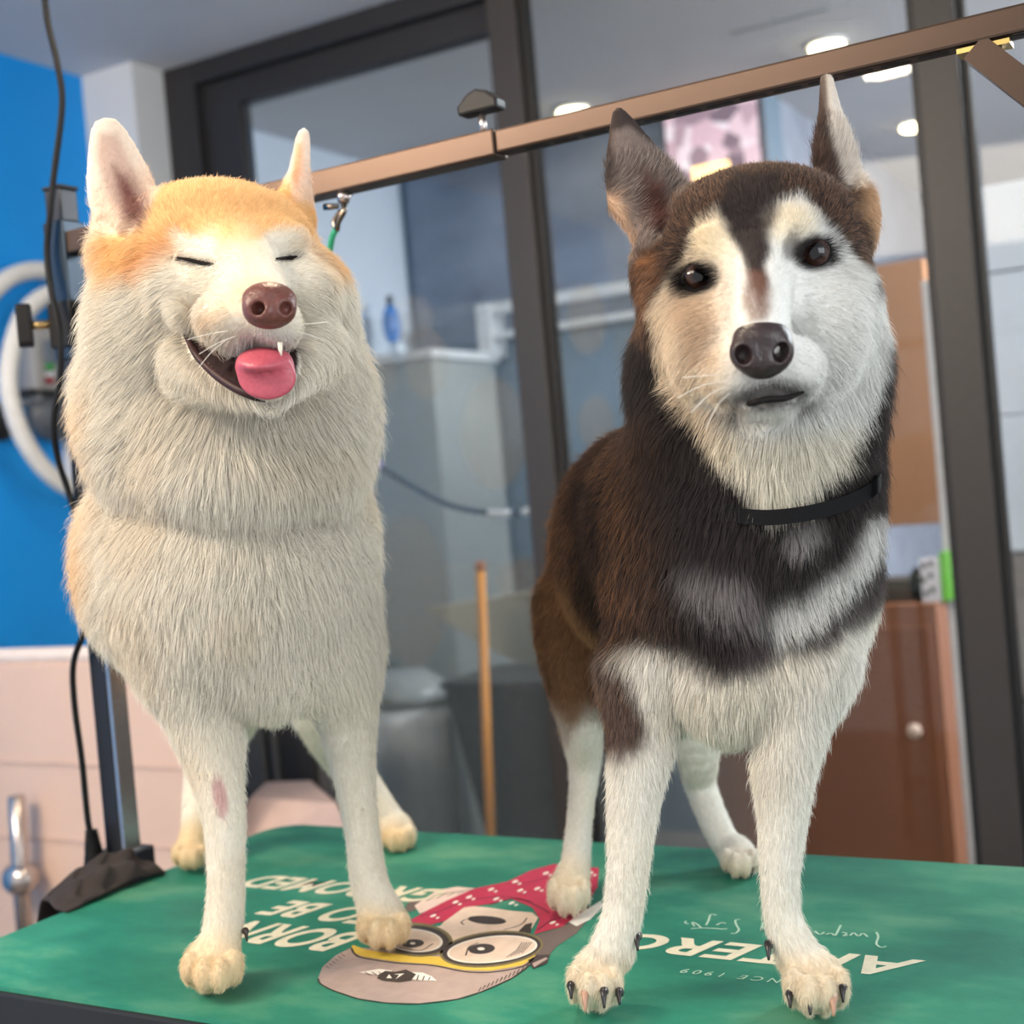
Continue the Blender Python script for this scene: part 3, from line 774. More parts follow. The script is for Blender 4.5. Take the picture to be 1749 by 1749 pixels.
kn.add(vsq, [tuple(range(8)), tuple(range(8, 16))[::-1]] + [(k, 8 + k, 8 + (k + 1) % 8, (k + 1) % 8) for k in range(8)])
kn.build('clamp_knob', knobm, arm, bevel=.002)
# right post, out of frame, and its brace
rx_ = 1.215
MB().box((rx_ - .015, py_ - .015, TZ + .01), (rx_ + .015, py_ + .015, top)).build('post', dark_tube, arm, bevel=.002)
MB().tube([(1.045, py_, za0 - .001), (rx_ - .012, py_, TZ + .62)], .0125, square=True, upv=(0, 1, 0)).build('brace', bronze, arm)
MB().box((1.03, YA + .004, za0 - .004), (1.075, YA + .026, za0 + .0005)).build('weld_plate', mat('weld_brass', (210, 180, 110), .3, .9), arm)
for x_ in (px_, rx_):
    if x_ < 0:
        MB().box((x_ - .03, py_ - .03, TZ - .10), (x_ + .03, py_ + .03, TZ + .012)).build('table_clamp', dark_tube, arm, bevel=.003)
        MB().box((x_ + .03, py_ - .02, TZ - .075), (.10, py_ + .02, TZ - .055)).build('clamp_jaw', dark_tube, arm, bevel=.003)
    else:
        MB().box((x_ - .03, py_ - .03, TZ + .0005), (x_ + .03, py_ + .03, TZ + .012)).build('table_clamp', dark_tube, arm, bevel=.003)
tag(arm, 'overhead steel grooming bar on posts spanning the table above the dogs', 'grooming stand')
# trigger clip on a green loop
cl0 = on_y(588, 335, YA + .012); cl1 = on_y(578, 375, YA + .012); cl2 = on_y(566, 412, YA + .012)
cp = empty('snap_clip', (float(cl0[0]), YA + .012, float(cl1[2])))
zc = za0
MB().tube([(cl0[0], YA + .012, zc - .0012), (cl0[0] - .001, YA + .010, zc - .012)], [.010, .006], 12).build('swivel', chrome, cp, smooth=True)
MB().tube(smooth_path([(cl0[0] - .001, YA + .010, zc - .012), (cl0[0] + .002, YA + .006, zc - .022), (cl1[0] + .003, YA + .006, zc - .034), (cl1[0] - .002, YA + .010, zc - .040), (cl1[0] - .006, YA + .012, zc - .030), (cl0[0] - .006, YA + .012, zc - .02)], 5), .0034, 10).build('hook', mat('clip_nickel', (120, 110, 100), .2, 1.0), cp, smooth=True)
MB().tube([(cl0[0] - .004, YA + .004, zc - .016), (cl0[0] - .022, YA + .002, zc - .014)], [.003, .004], 8).build('trigger', MATS['clip_nickel'], cp, smooth=True)
MB().tube(smooth_path([(cl1[0] - .002, YA + .010, zc - .039), cl2, cl2 + np.array([-.03, .02, -.05]), cl2 + np.array([-.06, .04, -.12])], 6), .0036, 8).build('green_cord', mat('cord_green', (40, 150, 110), .6), cp, smooth=True)
tag(cp, 'small metal trigger clip with a green cord hanging from the steel bar', 'clip')

# power cable hanging by the post, with plug
cab_m = mat('cable_black', (20, 20, 22), .6, spec=.2)
cpts = [on_y(72, -60, .40), on_y(80, 30, .40), on_y(98, 110, .39), on_y(106, 180, .385), on_y(92, 300, .375), on_y(86, 360, .372), on_y(80, 430, .370), on_y(88, 500, .365), on_y(102, 570, .36), on_y(103, 640, .36), on_y(92, 720, .36), on_y(98, 780, .37), on_y(120, 850, .38), on_y(150, 960, .37), on_y(148, 1060, .37), on_y(126, 1130, .37), on_y(127, 1200, .37), on_y(140, 1300, .37), on_y(150, 1400, .37), on_y(156, 1425, .37)]
cab_o = empty('power_cable', tuple(map(float, cpts[-1])))
cpath = smooth_path(cpts, 6)
MB().tube(cpath, .0042, 10).build('cord', cab_m, cab_o, smooth=True)
pl0, pl1 = on_y(156, 1418, .37), on_y(164, 1500, .37)
MB().tube([pl0, pl0 * .6 + pl1 * .4, pl0 * .3 + pl1 * .7, pl1], [.006, .011, .014, .013], 12).build('plug', cab_m, cab_o, smooth=True)
for k in range(6):
    q_ = pl0 * (1 - .07 * k) + pl1 * .07 * k
    MB().tube([q_, q_ + (pl1 - pl0) * .03], .0085 + .0006 * k, 10).build('strain_rib', cab_m, cab_o)
tag(cab_o, 'black power cable hanging from the ceiling along the left post, ending in a plug', 'cable')
# dark cloth bunched over the clamp
clo = []
n1, n2 = 34, 22
rgc = np.random.default_rng(3)
A0 = on_z(108, 1560, TZ); A1 = on_z(282, 1492, TZ)
vs = []; fs = []
for i in range(n1):
    u = i / (n1 - 1)
    for j in range(n2):
        v = j / (n2 - 1)
        ax = A0 + (A1 - A0) * u
        off = np.array([-.095, .03, 0]) * v
        hgt = (.042 * math.sin(math.pi * min(1, u * 1.02)) ** .7 * (.35 + .65 * u)) * math.sin(math.pi * (.04 + .92 * v)) ** .8
        wr_ = .005 * math.sin(16 * v + 9 * u) * math.sin(math.pi * u) + .003 * math.sin(23 * u - 7 * v)
        vs.append((ax[0] + off[0] + wr_ * .6 + .006, ax[1] + off[1] + wr_, TZ + .0035 + max(0, hgt + wr_ * (hgt > .006)) - .055 * max(0, v - .80) * 5 * (1 if v > .8 else 0)))
for i in range(n1 - 1):
    for j in range(n2 - 1):
        a = i * n2 + j; fs.append((a, a + 1, a + n2 + 1, a + n2))
cloth = MB().add(vs, fs).build('black_cloth', mat('cloth_brown_black', (46, 38, 36), .9, var=.15, scale=50, bump=.3), smooth=True, origin=tuple(map(float, A0)))
so = cloth.modifiers.new('thickness', 'SOLIDIFY'); so.thickness = .004; so.offset = 1
ss = cloth.modifiers.new('smooth', 'SUBSURF'); ss.levels = 2; ss.render_levels = 2
tag(cloth, 'dark brown black cloth bunched over the clamp at the table\'s left edge', 'cloth')


# ================================================================== the dogs
def vnoise(p, freq, seed):
    """cheap smooth 3D value noise in -1..1"""
    r = np.random.default_rng(seed)
    out = np.zeros(len(p), np.float32)
    for k in range(7):
        d = r.normal(size=3); d /= np.linalg.norm(d)
        d2 = r.normal(size=3); d2 /= np.linalg.norm(d2)
        ph = r.uniform(0, 6.28, 2)
        out += np.sin(p @ d * freq * r.uniform(.6, 1.6) + ph[0] + 1.5 * np.sin(p @ d2 * freq * .7 + ph[1]))
    return out / 4.0


def sstep(a, b, x):
    t = np.clip((x - a) / (b - a), 0, 1)
    return t * t * (3 - 2 * t)


def poly_mask(q, pts, soft):
    """1 inside the polygon, falling to 0 over +-soft around its edge"""
    pts = np.asarray(pts, np.float32)
    x, y = q[:, 0], q[:, 1]
    d = np.full(len(q), 1e9, np.float32); inside = np.zeros(len(q), bool)
    for i in range(len(pts)):
        a = pts[i]; b = pts[(i + 1) % len(pts)]
        e = b - a
        t = np.clip(((x - a[0]) * e[0] + (y - a[1]) * e[1]) / (e @ e + 1e-9), 0, 1)
        d = np.minimum(d, (x - a[0] - t * e[0]) ** 2 + (y - a[1] - t * e[1]) ** 2)
        c = ((a[1] > y) != (b[1] > y)) & (x < (b[0] - a[0]) * (y - a[1]) / (b[1] - a[1] + 1e-12) + a[0])
        inside ^= c
    d = np.sqrt(d) * np.where(inside, 1, -1)
    return sstep(-soft, soft, d)


def ell_mask(q, cx, cy, rx, ry, ang=0.0, soft=.25):
    c, s = math.cos(math.radians(ang)), math.sin(math.radians(ang))
    dx, dy = q[:, 0] - cx, q[:, 1] - cy
    u = (dx * c + dy * s) / rx; v = (-dx * s + dy * c) / ry
    return 1 - sstep(1 - soft, 1 + soft, np.sqrt(u * u + v * v))


class Field:
    """signed distance field on a grid in camera-aligned axes, smooth unions of shapes"""
    def __init__(s, lo, hi, h):
        s.lo = np.asarray(lo, float); s.h = h
        s.n = np.ceil((np.asarray(hi) - s.lo) / h).astype(int) + 1
        s.a = np.full(s.n, 0.06, np.float32)

    def _sub(s, lo, hi):
        i0 = np.clip(np.floor((lo - s.lo) / s.h).astype(int), 0, s.n - 1)
        i1 = np.clip(np.ceil((hi - s.lo) / s.h).astype(int) + 1, 1, s.n)
        ax = [(s.lo[k] + s.h * np.arange(i0[k], i1[k])).astype(np.float32) for k in range(3)]
        return tuple(slice(i0[k], i1[k]) for k in range(3)), np.meshgrid(*ax, indexing='ij', sparse=True)

    def _comb(s, sl, d, k, sub):
        a = s.a[sl]
        if sub:
            h = np.clip(.5 - .5 * (a + d) / k, 0, 1); s.a[sl] = a * (1 - h) - d * h + k * h * (1 - h)
        else:
            h = np.clip(.5 + .5 * (a - d) / k, 0, 1); s.a[sl] = a * (1 - h) + d * h - k * h * (1 - h)

    def ell(s, p, r, k=25, rot=(0, 0, 0), sub=False):
        """p = (px, py, depth), r in px (sideways, upright, in depth), rot = degrees (roll, yaw, pitch), k in px"""
        m = p[2] / FPX; c = cpos(*p); R = np.asarray(r, float) * m; k = k * m
        M = (Matrix.Rotation(math.radians(rot[0]), 3, 'Z') @ Matrix.Rotation(math.radians(rot[1]), 3, 'Y') @ Matrix.Rotation(math.radians(rot[2]), 3, 'X'))
        M = np.array(M)
        e = np.sqrt((M ** 2) @ (R ** 2)) + k + .012
        sl, (X, Y, Z) = s._sub(c - e, c + e)
        X = X - c[0]; Y = Y - c[1]; Z = Z - c[2]
        q = [M[0, i] * X + M[1, i] * Y + M[2, i] * Z for i in range(3)]
        k0 = np.sqrt(sum((q[i] / R[i]) ** 2 for i in range(3))); k1 = np.sqrt(sum((q[i] / R[i] ** 2) ** 2 for i in range(3))) + 1e-9
        s._comb(sl, (k0 * (k0 - 1) / k1).astype(np.float32), k, sub)

    def cap(s, p, r, p2, r2, k=20, sub=False):
        a = cpos(*p); b = cpos(*p2); ra = r * p[2] / FPX; rb = r2 * p2[2] / FPX; k = k * p[2] / FPX
        lo = np.minimum(a - ra, b - rb) - k - .012; hi = np.maximum(a + ra, b + rb) + k + .012
        sl, (X, Y, Z) = s._sub(lo, hi)
        e = b - a; ee = e @ e
        t = np.clip(((X - a[0]) * e[0] + (Y - a[1]) * e[1] + (Z - a[2]) * e[2]) / ee, 0, 1)
        d = np.sqrt((X - a[0] - t * e[0]) ** 2 + (Y - a[1] - t * e[1]) ** 2 + (Z - a[2] - t * e[2]) ** 2) - (ra + (rb - ra) * t)
        s._comb(sl, d.astype(np.float32), k, sub)

    def chain(s, pts, k=20, sub=False):
        """tapered limb through pts (px, py, depth, radius px); smooth radius, blended once"""
        Q = smooth_path([np.array(p, float) for p in pts], 4)
        C = [cpos(q[0], q[1], q[2]) for q in Q]; R = [q[3] * q[2] / FPX for q in Q]; k = k * pts[0][2] / FPX
        lo = np.min([c - r for c, r in zip(C, R)], 0) - k - .012; hi = np.max([c + r for c, r in zip(C, R)], 0) + k + .012
        sl, (X, Y, Z) = s._sub(lo, hi)
        D = np.full(s.a[sl].shape, .06, np.float32)
        g0 = np.array([q.start for q in sl])
        for a, b, ra, rb in zip(C[:-1], C[1:], R[:-1], R[1:]):
            m = k + .012
            l2 = np.minimum(a - ra, b - rb) - m; h2 = np.maximum(a + ra, b + rb) + m
            s2, (x, y, z) = s._sub(l2, h2)
            ls = tuple(slice(max(0, q.start - o), max(0, q.stop - o)) for q, o in zip(s2, g0))
            e = b - a; ee = e @ e + 1e-12
            t = np.clip(((x - a[0]) * e[0] + (y - a[1]) * e[1] + (z - a[2]) * e[2]) / ee, 0, 1)
            d = np.sqrt((x - a[0] - t * e[0]) ** 2 + (y - a[1] - t * e[1]) ** 2 + (z - a[2] - t * e[2]) ** 2) - (ra + (rb - ra) * t)
            v = D[ls]
            d = d[:v.shape[0], :v.shape[1], :v.shape[2]]
            D[ls] = np.minimum(v, d)
        s._comb(sl, D, k, sub)

    def ear(s, base, tip, wid, prof, th, face, k=14, sub=False):
        """flattened ear blade: base and tip (px,py,d), half width px, profile of (t, fraction), half thickness px, face = direction of the opening (camera axes)"""
        a = cpos(*base); b = cpos(*tip); m = base[2] / FPX; W = wid * m; T = th * m; k = k * m
        ax = b - a; L = np.linalg.norm(ax); ax /= L
        n = np.asarray(face, float); n -= ax * (n @ ax); n /= np.linalg.norm(n); sd = np.cross(ax, n)
        e = W + k + .015
        sl, (X, Y, Z) = s._sub(np.minimum(a, b) - e, np.maximum(a, b) + e)
        X = X - a[0]; Y = Y - a[1]; Z = Z - a[2]
        t = (X * ax[0] + Y * ax[1] + Z * ax[2]) / L
        u = X * sd[0] + Y * sd[1] + Z * sd[2]; w = X * n[0] + Y * n[1] + Z * n[2]
        tt = np.clip(t, 0, 1)
        hw = np.interp(tt, [q[0] for q in prof], [q[1] for q in prof]) * W
        tk = T * (0.35 + .65 * (1 - tt))
        over = np.maximum(np.maximum(t - 1, -t), 0) * L
        g = np.sqrt((u / hw) ** 2 + (w / tk) ** 2)
        d = (g - 1) * np.minimum(hw, tk)
        d = np.sqrt(np.maximum(d, 0) ** 2 + over ** 2) + np.minimum(d, 0)
        s._comb(sl, d.astype(np.float32), k, sub)

    def depth_at(s, px, py, d0, d1):
        """depth where the pixel ray first enters the surface"""
        ds = np.arange(d0, d1, s.h * .4)
        P = np.stack([cpos(px, py, d) for d in ds])
        i = np.clip(np.round((P - s.lo) / s.h).astype(int), 0, s.n - 1)
        v = s.a[i[:, 0], i[:, 1], i[:, 2]]
        w = np.nonzero(v < 0)[0]
        return float(ds[w[0]]) if len(w) else None

    def normals(s, P):
        g = []
        for k in range(3):
            e = np.zeros(3); e[k] = s.h
            g.append(s.sample(P + e) - s.sample(P - e))
        g = np.stack(g, 1); return g / (np.linalg.norm(g, axis=1, keepdims=True) + 1e-9)

    def sample(s, P):
        q = (P - s.lo) / s.h; i = np.clip(np.floor(q).astype(int), 0, s.n - 2); t = np.clip(q - i, 0, 1)
        out = 0
        for dx in (0, 1):
            for dy in (0, 1):
                for dz in (0, 1):
                    w = (t[:, 0] if dx else 1 - t[:, 0]) * (t[:, 1] if dy else 1 - t[:, 1]) * (t[:, 2] if dz else 1 - t[:, 2])
                    out = out + w * s.a[i[:, 0] + dx, i[:, 1] + dy, i[:, 2] + dz]
        return out

    def mesh(s):
        """naive surface nets"""
        a = s.a; neg = a < 0
        c = neg[:-1, :-1, :-1].astype(np.int8)
        tot = sum(neg[i:a.shape[0] - 1 + i, j:a.shape[1] - 1 + j, k:a.shape[2] - 1 + k].astype(np.int8) for i in (0, 1) for j in (0, 1) for k in (0, 1))
        act = (tot > 0) & (tot < 8)
        I = np.argwhere(act)
        idx = np.full(act.shape, -1, np.int32); idx[act] = np.arange(len(I))
        acc = np.zeros((len(I), 3)); cnt = np.zeros(len(I))
        corners = [(i, j, k) for i in (0, 1) for j in (0, 1) for k in (0, 1)]
        for p in corners:
            for ax in range(3):
                if p[ax]: continue
                q = list(p); q[ax] = 1
                va = a[I[:, 0] + p[0], I[:, 1] + p[1], I[:, 2] + p[2]]; vb = a[I[:, 0] + q[0], I[:, 1] + q[1], I[:, 2] + q[2]]
                w = (va < 0) != (vb < 0)
                t = np.where(w, va / np.where(w, va - vb, 1), 0)
                pos = np.array(p, float)[None] + 0 * acc; pos[:, ax] = t
                acc += pos * w[:, None]; cnt += w
        V = s.lo + (I + acc / cnt[:, None]) * s.h
        F = []
        for ax in range(3):
            n0, n1 = (ax + 1) % 3, (ax + 2) % 3
            sl0 = [slice(None)] * 3; sl1 = [slice(None)] * 3
            sl0[ax] = slice(0, -1); sl1[ax] = slice(1, None)
            A = neg[tuple(sl0)]; B = neg[tuple(sl1)]
            E = np.argwhere(A != B)
            E = E[(E[:, n0] > 0) & (E[:, n1] > 0) & (E[:, n0] < a.shape[n0] - 1) & (E[:, n1] < a.shape[n1] - 1)]
            flip = A[E[:, 0], E[:, 1], E[:, 2]]
            def cell(d0, d1):
                C = E.copy(); C[:, n0] -= d0; C[:, n1] -= d1
                return idx[C[:, 0], C[:, 1], C[:, 2]]
            q = np.stack([cell(1, 1), cell(0, 1), cell(0, 0), cell(1, 0)], 1)
            q = np.where(flip[:, None], q, q[:, ::-1])
            F.append(q)
        F = np.concatenate(F)
        return V, F[(F >= 0).all(1)]


def fur_material(name, spec=0.25, rough=0.55):
    m = bpy.data.materials.new(name); m.use_nodes = True
    nt = m.node_tree; b = nt.nodes['Principled BSDF']
    at_ = nt.nodes.new('ShaderNodeAttribute'); at_.attribute_name = 'coat'
    ti = nt.nodes.new('ShaderNodeAttribute'); ti.attribute_name = 'coat_tip'
    hi = nt.nodes.new('ShaderNodeHairInfo')
    rp = nt.nodes.new('ShaderNodeMapRange'); rp.inputs['From Min'].default_value = 0.3; rp.inputs['From Max'].default_value = 0.95
    nt.links.new(hi.outputs['Intercept'], rp.inputs['Value'])
    mx = nt.nodes.new('ShaderNodeMix'); mx.data_type = 'RGBA'
    nt.links.new(rp.outputs['Result'], mx.inputs['Factor'])
    nt.links.new(at_.outputs['Color'], mx.inputs['A']); nt.links.new(ti.outputs['Color'], mx.inputs['B'])
    nt.links.new(mx.outputs['Result'], b.inputs['Base Color'])
    b.inputs['Roughness'].default_value = rough; b.inputs['Specular IOR Level'].default_value = spec
    return m


def skin_material(name):
    m = bpy.data.materials.new(name); m.use_nodes = True
    nt = m.node_tree; b = nt.nodes['Principled BSDF']
    a = nt.nodes.new('ShaderNodeAttribute'); a.attribute_name = 'coat'
    tc = nt.nodes.new('ShaderNodeTexCoord')
    nz = nt.nodes.new('ShaderNodeTexNoise'); nz.inputs['Scale'].default_value = 260; nz.inputs['Detail'].default_value = 3
    nt.links.new(tc.outputs['Object'], nz.inputs['Vector'])
    mr = nt.nodes.new('ShaderNodeMapRange'); mr.inputs['To Min'].default_value = .8; mr.inputs['To Max'].default_value = 1.1
    nt.links.new(nz.outputs['Fac'], mr.inputs['Value'])
    mx = nt.nodes.new('ShaderNodeVectorMath'); mx.operation = 'SCALE'
    nt.links.new(a.outputs['Color'], mx.inputs[0]); nt.links.new(mr.outputs['Result'], mx.inputs['Scale'])
    nt.links.new(mx.outputs['Vector'], b.inputs['Base Color'])
    b.inputs['Roughness'].default_value = .75; b.inputs['Specular IOR Level'].default_value = .15
    return m


def make_dog(name, base, F, coat, groom, density, n_strands, floor_z, bald, bald_fn=None):
    """body mesh and fur from the field F. coat(q, P, N, rnd) -> root, tip colours; groom = list of control rows"""
    V, Q = F.mesh()
    # light smoothing of the net
    W = V @ MCAM.T + CAM
    low = W[:, 2] < floor_z
    W[low, 2] = floor_z
    V = (W - CAM) @ MCAM
    N = F.normals(V)
    px = np.stack([874.5 + FPX * V[:, 0] / -V[:, 2], 874.5 - FPX * V[:, 1] / -V[:, 2], -V[:, 2]], 1)
    root = empty(name, base)
    me = bpy.data.meshes.new('body')
    B = np.array(base)
    me.vertices.add(len(W)); me.vertices.foreach_set('co', (W - B).astype(np.float32).ravel())
    me.loops.add(len(Q) * 4); me.loops.foreach_set('vertex_index', Q.astype(np.int32).ravel())
    me.polygons.add(len(Q)); me.polygons.foreach_set('loop_start', np.arange(0, len(Q) * 4, 4, dtype=np.int32))
    try:
        me.polygons.foreach_set('loop_total', np.full(len(Q), 4, np.int32))
    except Exception:
        pass
    me.update(calc_edges=True); me.validate()
    me.polygons.foreach_set('use_smooth', [True] * len(me.polygons))
    c0, _ = coat(px, V, N, np.full(len(V), .5, np.float32))
    ca = me.attributes.new('coat', 'FLOAT_COLOR', 'POINT')
    ca.data.foreach_set('color', np.concatenate([c0, np.ones((len(c0), 1))], 1).astype(np.float32).ravel())
    me.materials.append(skin_material(name + '_skin'))
    body = bpy.data.objects.new('body', me); COL.objects.link(body); body.parent = root
    # ---- fur
    tri = np.concatenate([Q[:, [0, 1, 2]], Q[:, [0, 2, 3]]])
    A, Bv, Cv = V[tri[:, 0]], V[tri[:, 1]], V[tri[:, 2]]
    area = .5 * np.linalg.norm(np.cross(Bv - A, Cv - A), axis=1)
    cen = (A + Bv + Cv) / 3
    cn = F.normals(cen)
    view = -cen / np.linalg.norm(cen, axis=1, keepdims=True)
    facing = (cn * view).sum(1)
    cpx = np.stack([874.5 + FPX * cen[:, 0] / -cen[:, 2], 874.5 - FPX * cen[:, 1] / -cen[:, 2], -cen[:, 2]], 1)
    w = area * density(cpx) * np.where(facing > -.25, 1.0, .35)
    w[(cen @ MCAM.T + CAM)[:, 2] < floor_z + .002] = 0
    for (bx, by, bd, br) in bald:
        w *= np.clip((np.linalg.norm(cen - cpos(bx, by, bd), axis=1) / (br * bd / FPX) - .8) * 5, 0, 1)
    if bald_fn is not None:
        w *= 1 - bald_fn(cpx)
    cs = np.cumsum(w); pick = np.searchsorted(cs, rng.random(n_strands) * cs[-1])
    u = rng.random((n_strands, 2)); fl = u.sum(1) > 1; u[fl] = 1 - u[fl]
    R = A[pick] + (Bv - A)[pick] * u[:, :1] + (Cv - A)[pick] * u[:, 1:]
    Nn = F.normals(R)
    rp = np.stack([874.5 + FPX * R[:, 0] / -R[:, 2], 874.5 - FPX * R[:, 1] / -R[:, 2], -R[:, 2]], 1)
    rnd = rng.random(n_strands).astype(np.float32)
    # groom
    G = np.array([cpos(g[0], g[1], g[2]) for g in groom]); GD = np.array([[g[3], -g[4], -g[5]] for g in groom], float)
    GD /= np.linalg.norm(GD, axis=1, keepdims=True)
    GL = np.array([g[6] for g in groom]) * .001; GF = np.array([g[7] for g in groom]); GS = np.array([g[8] if len(g) > 8 else 90 for g in groom]) * .00052
    d2 = ((R[:, None, :] - G[None]) ** 2).sum(2)
    wt = np.exp(-d2 / (2 * GS ** 2)) + 1e-7 / (d2 + 1e-4)
    wt /= wt.sum(1, keepdims=True)
    flow = wt @ GD; L = wt @ GL; lift = wt @ GF
    flow += (.26 * np.clip(L / .024, .25, 1))[:, None] * np.stack([vnoise(R, 55, 11), vnoise(R, 55, 12), vnoise(R, 55, 13)], 1)
    tang = flow - Nn * (flow * Nn).sum(1, keepdims=True)
    tang /= np.linalg.norm(tang, axis=1, keepdims=True) + 1e-6
    fly = rng.random(n_strands) < .06
    lift = np.where(fly, np.minimum(lift + .3, .9), lift); L = np.where(fly, L * 1.25, L)
    jit = rng.normal(size=(n_strands, 3)) * .13
    d0 = Nn * (lift + .18)[:, None] + tang * (1 - lift)[:, None] + jit; d0 /= np.linalg.norm(d0, axis=1, keepdims=True)
    d1 = Nn * (lift * .55)[:, None] + tang + jit * 1.3 + np.array([0, -.12, 0]); d1 /= np.linalg.norm(d1, axis=1, keepdims=True)
    L = L * (.65 + .5 * rnd) * (.9 + .2 * rng.random(n_strands))
    K = 4
    pts = np.zeros((n_strands, K, 3))
    for k in range(K):
        t = k / (K - 1)
        pts[:, k] = R - Nn * .0012 + (d0 * t + (d1 - d0) * t * t * .6) * L[:, None]
    # clumping towards guides
    ng = n_strands // 18
    gi = rng.choice(n_strands, ng, replace=False)
    kd = kdtree.KDTree(ng)
    for j, q in enumerate(R[gi]): kd.insert(q, j)
    kd.balance()
    near = np.fromiter((kd.find(q)[1] for q in R), np.int64, n_strands)
    gs = gi[near]
    off = R - R[gs]
    for k in range(1, K):
        t = ((k / (K - 1)) ** 1.4 * np.clip(.12 + L / .03 * .32, .12, .42))[:, None]
        tgt = pts[gs, k] + off * .25
        pts[:, k] = pts[:, k] * (1 - t) + tgt * t
    root_c, tip_c = coat(rp, R, Nn, rnd)
    PW = pts.reshape(-1, 3) @ MCAM.T + CAM
    PW[:, 2] = np.maximum(PW[:, 2], floor_z + .0006)
    cv = bpy.data.hair_curves.new('fur')
    cv.add_curves([K] * n_strands)
    cv.points.foreach_set('position', (PW - B).astype(np.float32).ravel())
    thick = np.clip(.00008 + L * .0022, .00009, .00014)
    rad = thick[:, None] * np.array([1.0, .95, .7, .15])[None]
    ra = cv.attributes.get('radius') or cv.attributes.new('radius', 'FLOAT', 'POINT')
    ra.data.foreach_set('value', rad.astype(np.float32).ravel())
    for nm, c in (('coat', root_c), ('coat_tip', tip_c)):
        at_ = cv.attributes.new(nm, 'FLOAT_COLOR', 'CURVE')
        at_.data.foreach_set('color', np.concatenate([np.clip(c, 0, 1), np.ones((n_strands, 1))], 1).astype(np.float32).ravel())
    cv.materials.append(fur_material(name + '_fur'))
    fur = bpy.data.objects.new('fur', cv); COL.objects.link(fur); fur.parent = root
    fur['kind'] = 'stuff'
    return root


def mixc(a, b, m):
    return a * (1 - m[:, None]) + b * m[:, None]


def paw(F, cx, cy, d, w, h, toe_dir=0.0, spread=1.0, depth=1.0):
    """paw with four toes; cx,cy = middle of the paw's lower edge"""
    F.ell((cx, cy - h * .52, d + .008), (w * .80, h * .56, w * .95 * depth), 16)
    for i, (ox, oy, rr) in enumerate(((-.64, -.20, .27), (-.23, -.06, .30), (.23, -.05, .30), (.64, -.19, .27))):
        dd = d - (.026 if i in (1, 2) else .012) * depth
        x = cx + (ox * spread * w + toe_dir * w * .12)
        F.ell((x, cy + oy * h - h * .24, dd), (w * rr, h * .34, w * .48 * depth), 9)


def claw(parent, tip, base, r, material):
    B_ = np.array(base); T = np.array(tip)
    mid = (B_ + T) / 2 + np.array([0, 0, r * 1.2])
    p = smooth_path([B_, mid, T], 4)
    mb = MB(); n = len(p)
    mb.tube(p, [r * (1 - .8 * (i / (n - 1)) ** 1.3) for i in range(n)], 8)
    return mb.build('claw', material, parent, smooth=True)


def local_axes():
    return MCAM


def field_part(name, parent, F, material):
    V, Q = F.mesh(); W = V @ MCAM.T + CAM - np.array(parent.location)
    me = bpy.data.meshes.new(name)
    me.from_pydata([tuple(map(float, v)) for v in W], [], [tuple(map(int, q)) for q in Q])
    me.materials.append(material)
    me.polygons.foreach_set('use_smooth', [True] * len(me.polygons)); me.update()
    o = bpy.data.objects.new(name, me); COL.objects.link(o); o.parent = parent
    return o


def box_field(p, r, h):
    """field around pixel point p with half size r metres"""
    c = cpos(*p); return Field(c - r, c + r, h)


# ---------------------------------------------------------------- the cream dog with closed eyes
FLOOR = TZ + 0.0012
wf = Field(cpos(60, 1730, 1.0) * [1.3, 1.35, 0] + [0, 0, -1.86], cpos(760, 150, 1.30) + [.0, .03, .42], .0034)
wf.lo = np.array([-0.50, -0.50, -1.88]); wf.n = np.ceil((np.array([0.0, 0.42, -0.96]) - wf.lo) / wf.h).astype(int) + 1
wf.a = np.full(wf.n, .06, np.float32)
W_ = wf
# trunk, from the rump forward
W_.cap((450, 960, 1.68), 140, (395, 930, 1.36), 205, 40)
W_.ell((465, 1010, 1.68), (145, 170, 150), 40)
W_.ell((392, 985, 1.31), (212, 225, 190), 50)
W_.ell((265, 960, 1.33), (120, 170, 120), 50)
W_.ell((545, 970, 1.33), (92, 210, 120), 50)
W_.ell((470, 1125, 1.31), (100, 100, 120), 40)
W_.ell((340, 1120, 1.30), (100, 110, 100), 40)
W_.ell((578, 1110, 1.335), (66, 130, 95), 40)
# front legs
W_.chain([(335, 1130, 1.29, 86), (352, 1230, 1.285, 62), (368, 1310, 1.275, 46), (383, 1400, 1.265, 35), (386, 1500, 1.262, 31), (382, 1575, 1.258, 33), (372, 1630, 1.25, 34)], 22)
W_.chain([(585, 1110, 1.345, 66), (590, 1200, 1.345, 54), (602, 1300, 1.345, 38), (616, 1400, 1.345, 29), (630, 1500, 1.343, 31), (645, 1545, 1.34, 35)], 22)
paw(W_, 363, 1688, 1.245, 58, 84)
paw(W_, 655, 1615, 1.335, 50, 74)
# hind legs
W_.chain([(400, 1090, 1.70, 100), (390, 1200, 1.68, 62), (350, 1310, 1.74, 34), (335, 1420, 1.71, 26)], 25)
W_.chain([(525, 1090, 1.70, 85), (548, 1210, 1.68, 52), (600, 1310, 1.74, 34), (655, 1385, 1.725, 25), (672, 1415, 1.715, 25)], 25)
paw(W_, 325, 1480, 1.69, 34, 50)
paw(W_, 680, 1452, 1.71, 33, 56)
# tail hanging behind
W_.chain([(460, 930, 1.80, 50), (470, 1040, 1.84, 55), (470, 1130, 1.85, 42), (470, 1190, 1.85, 18)], 25)
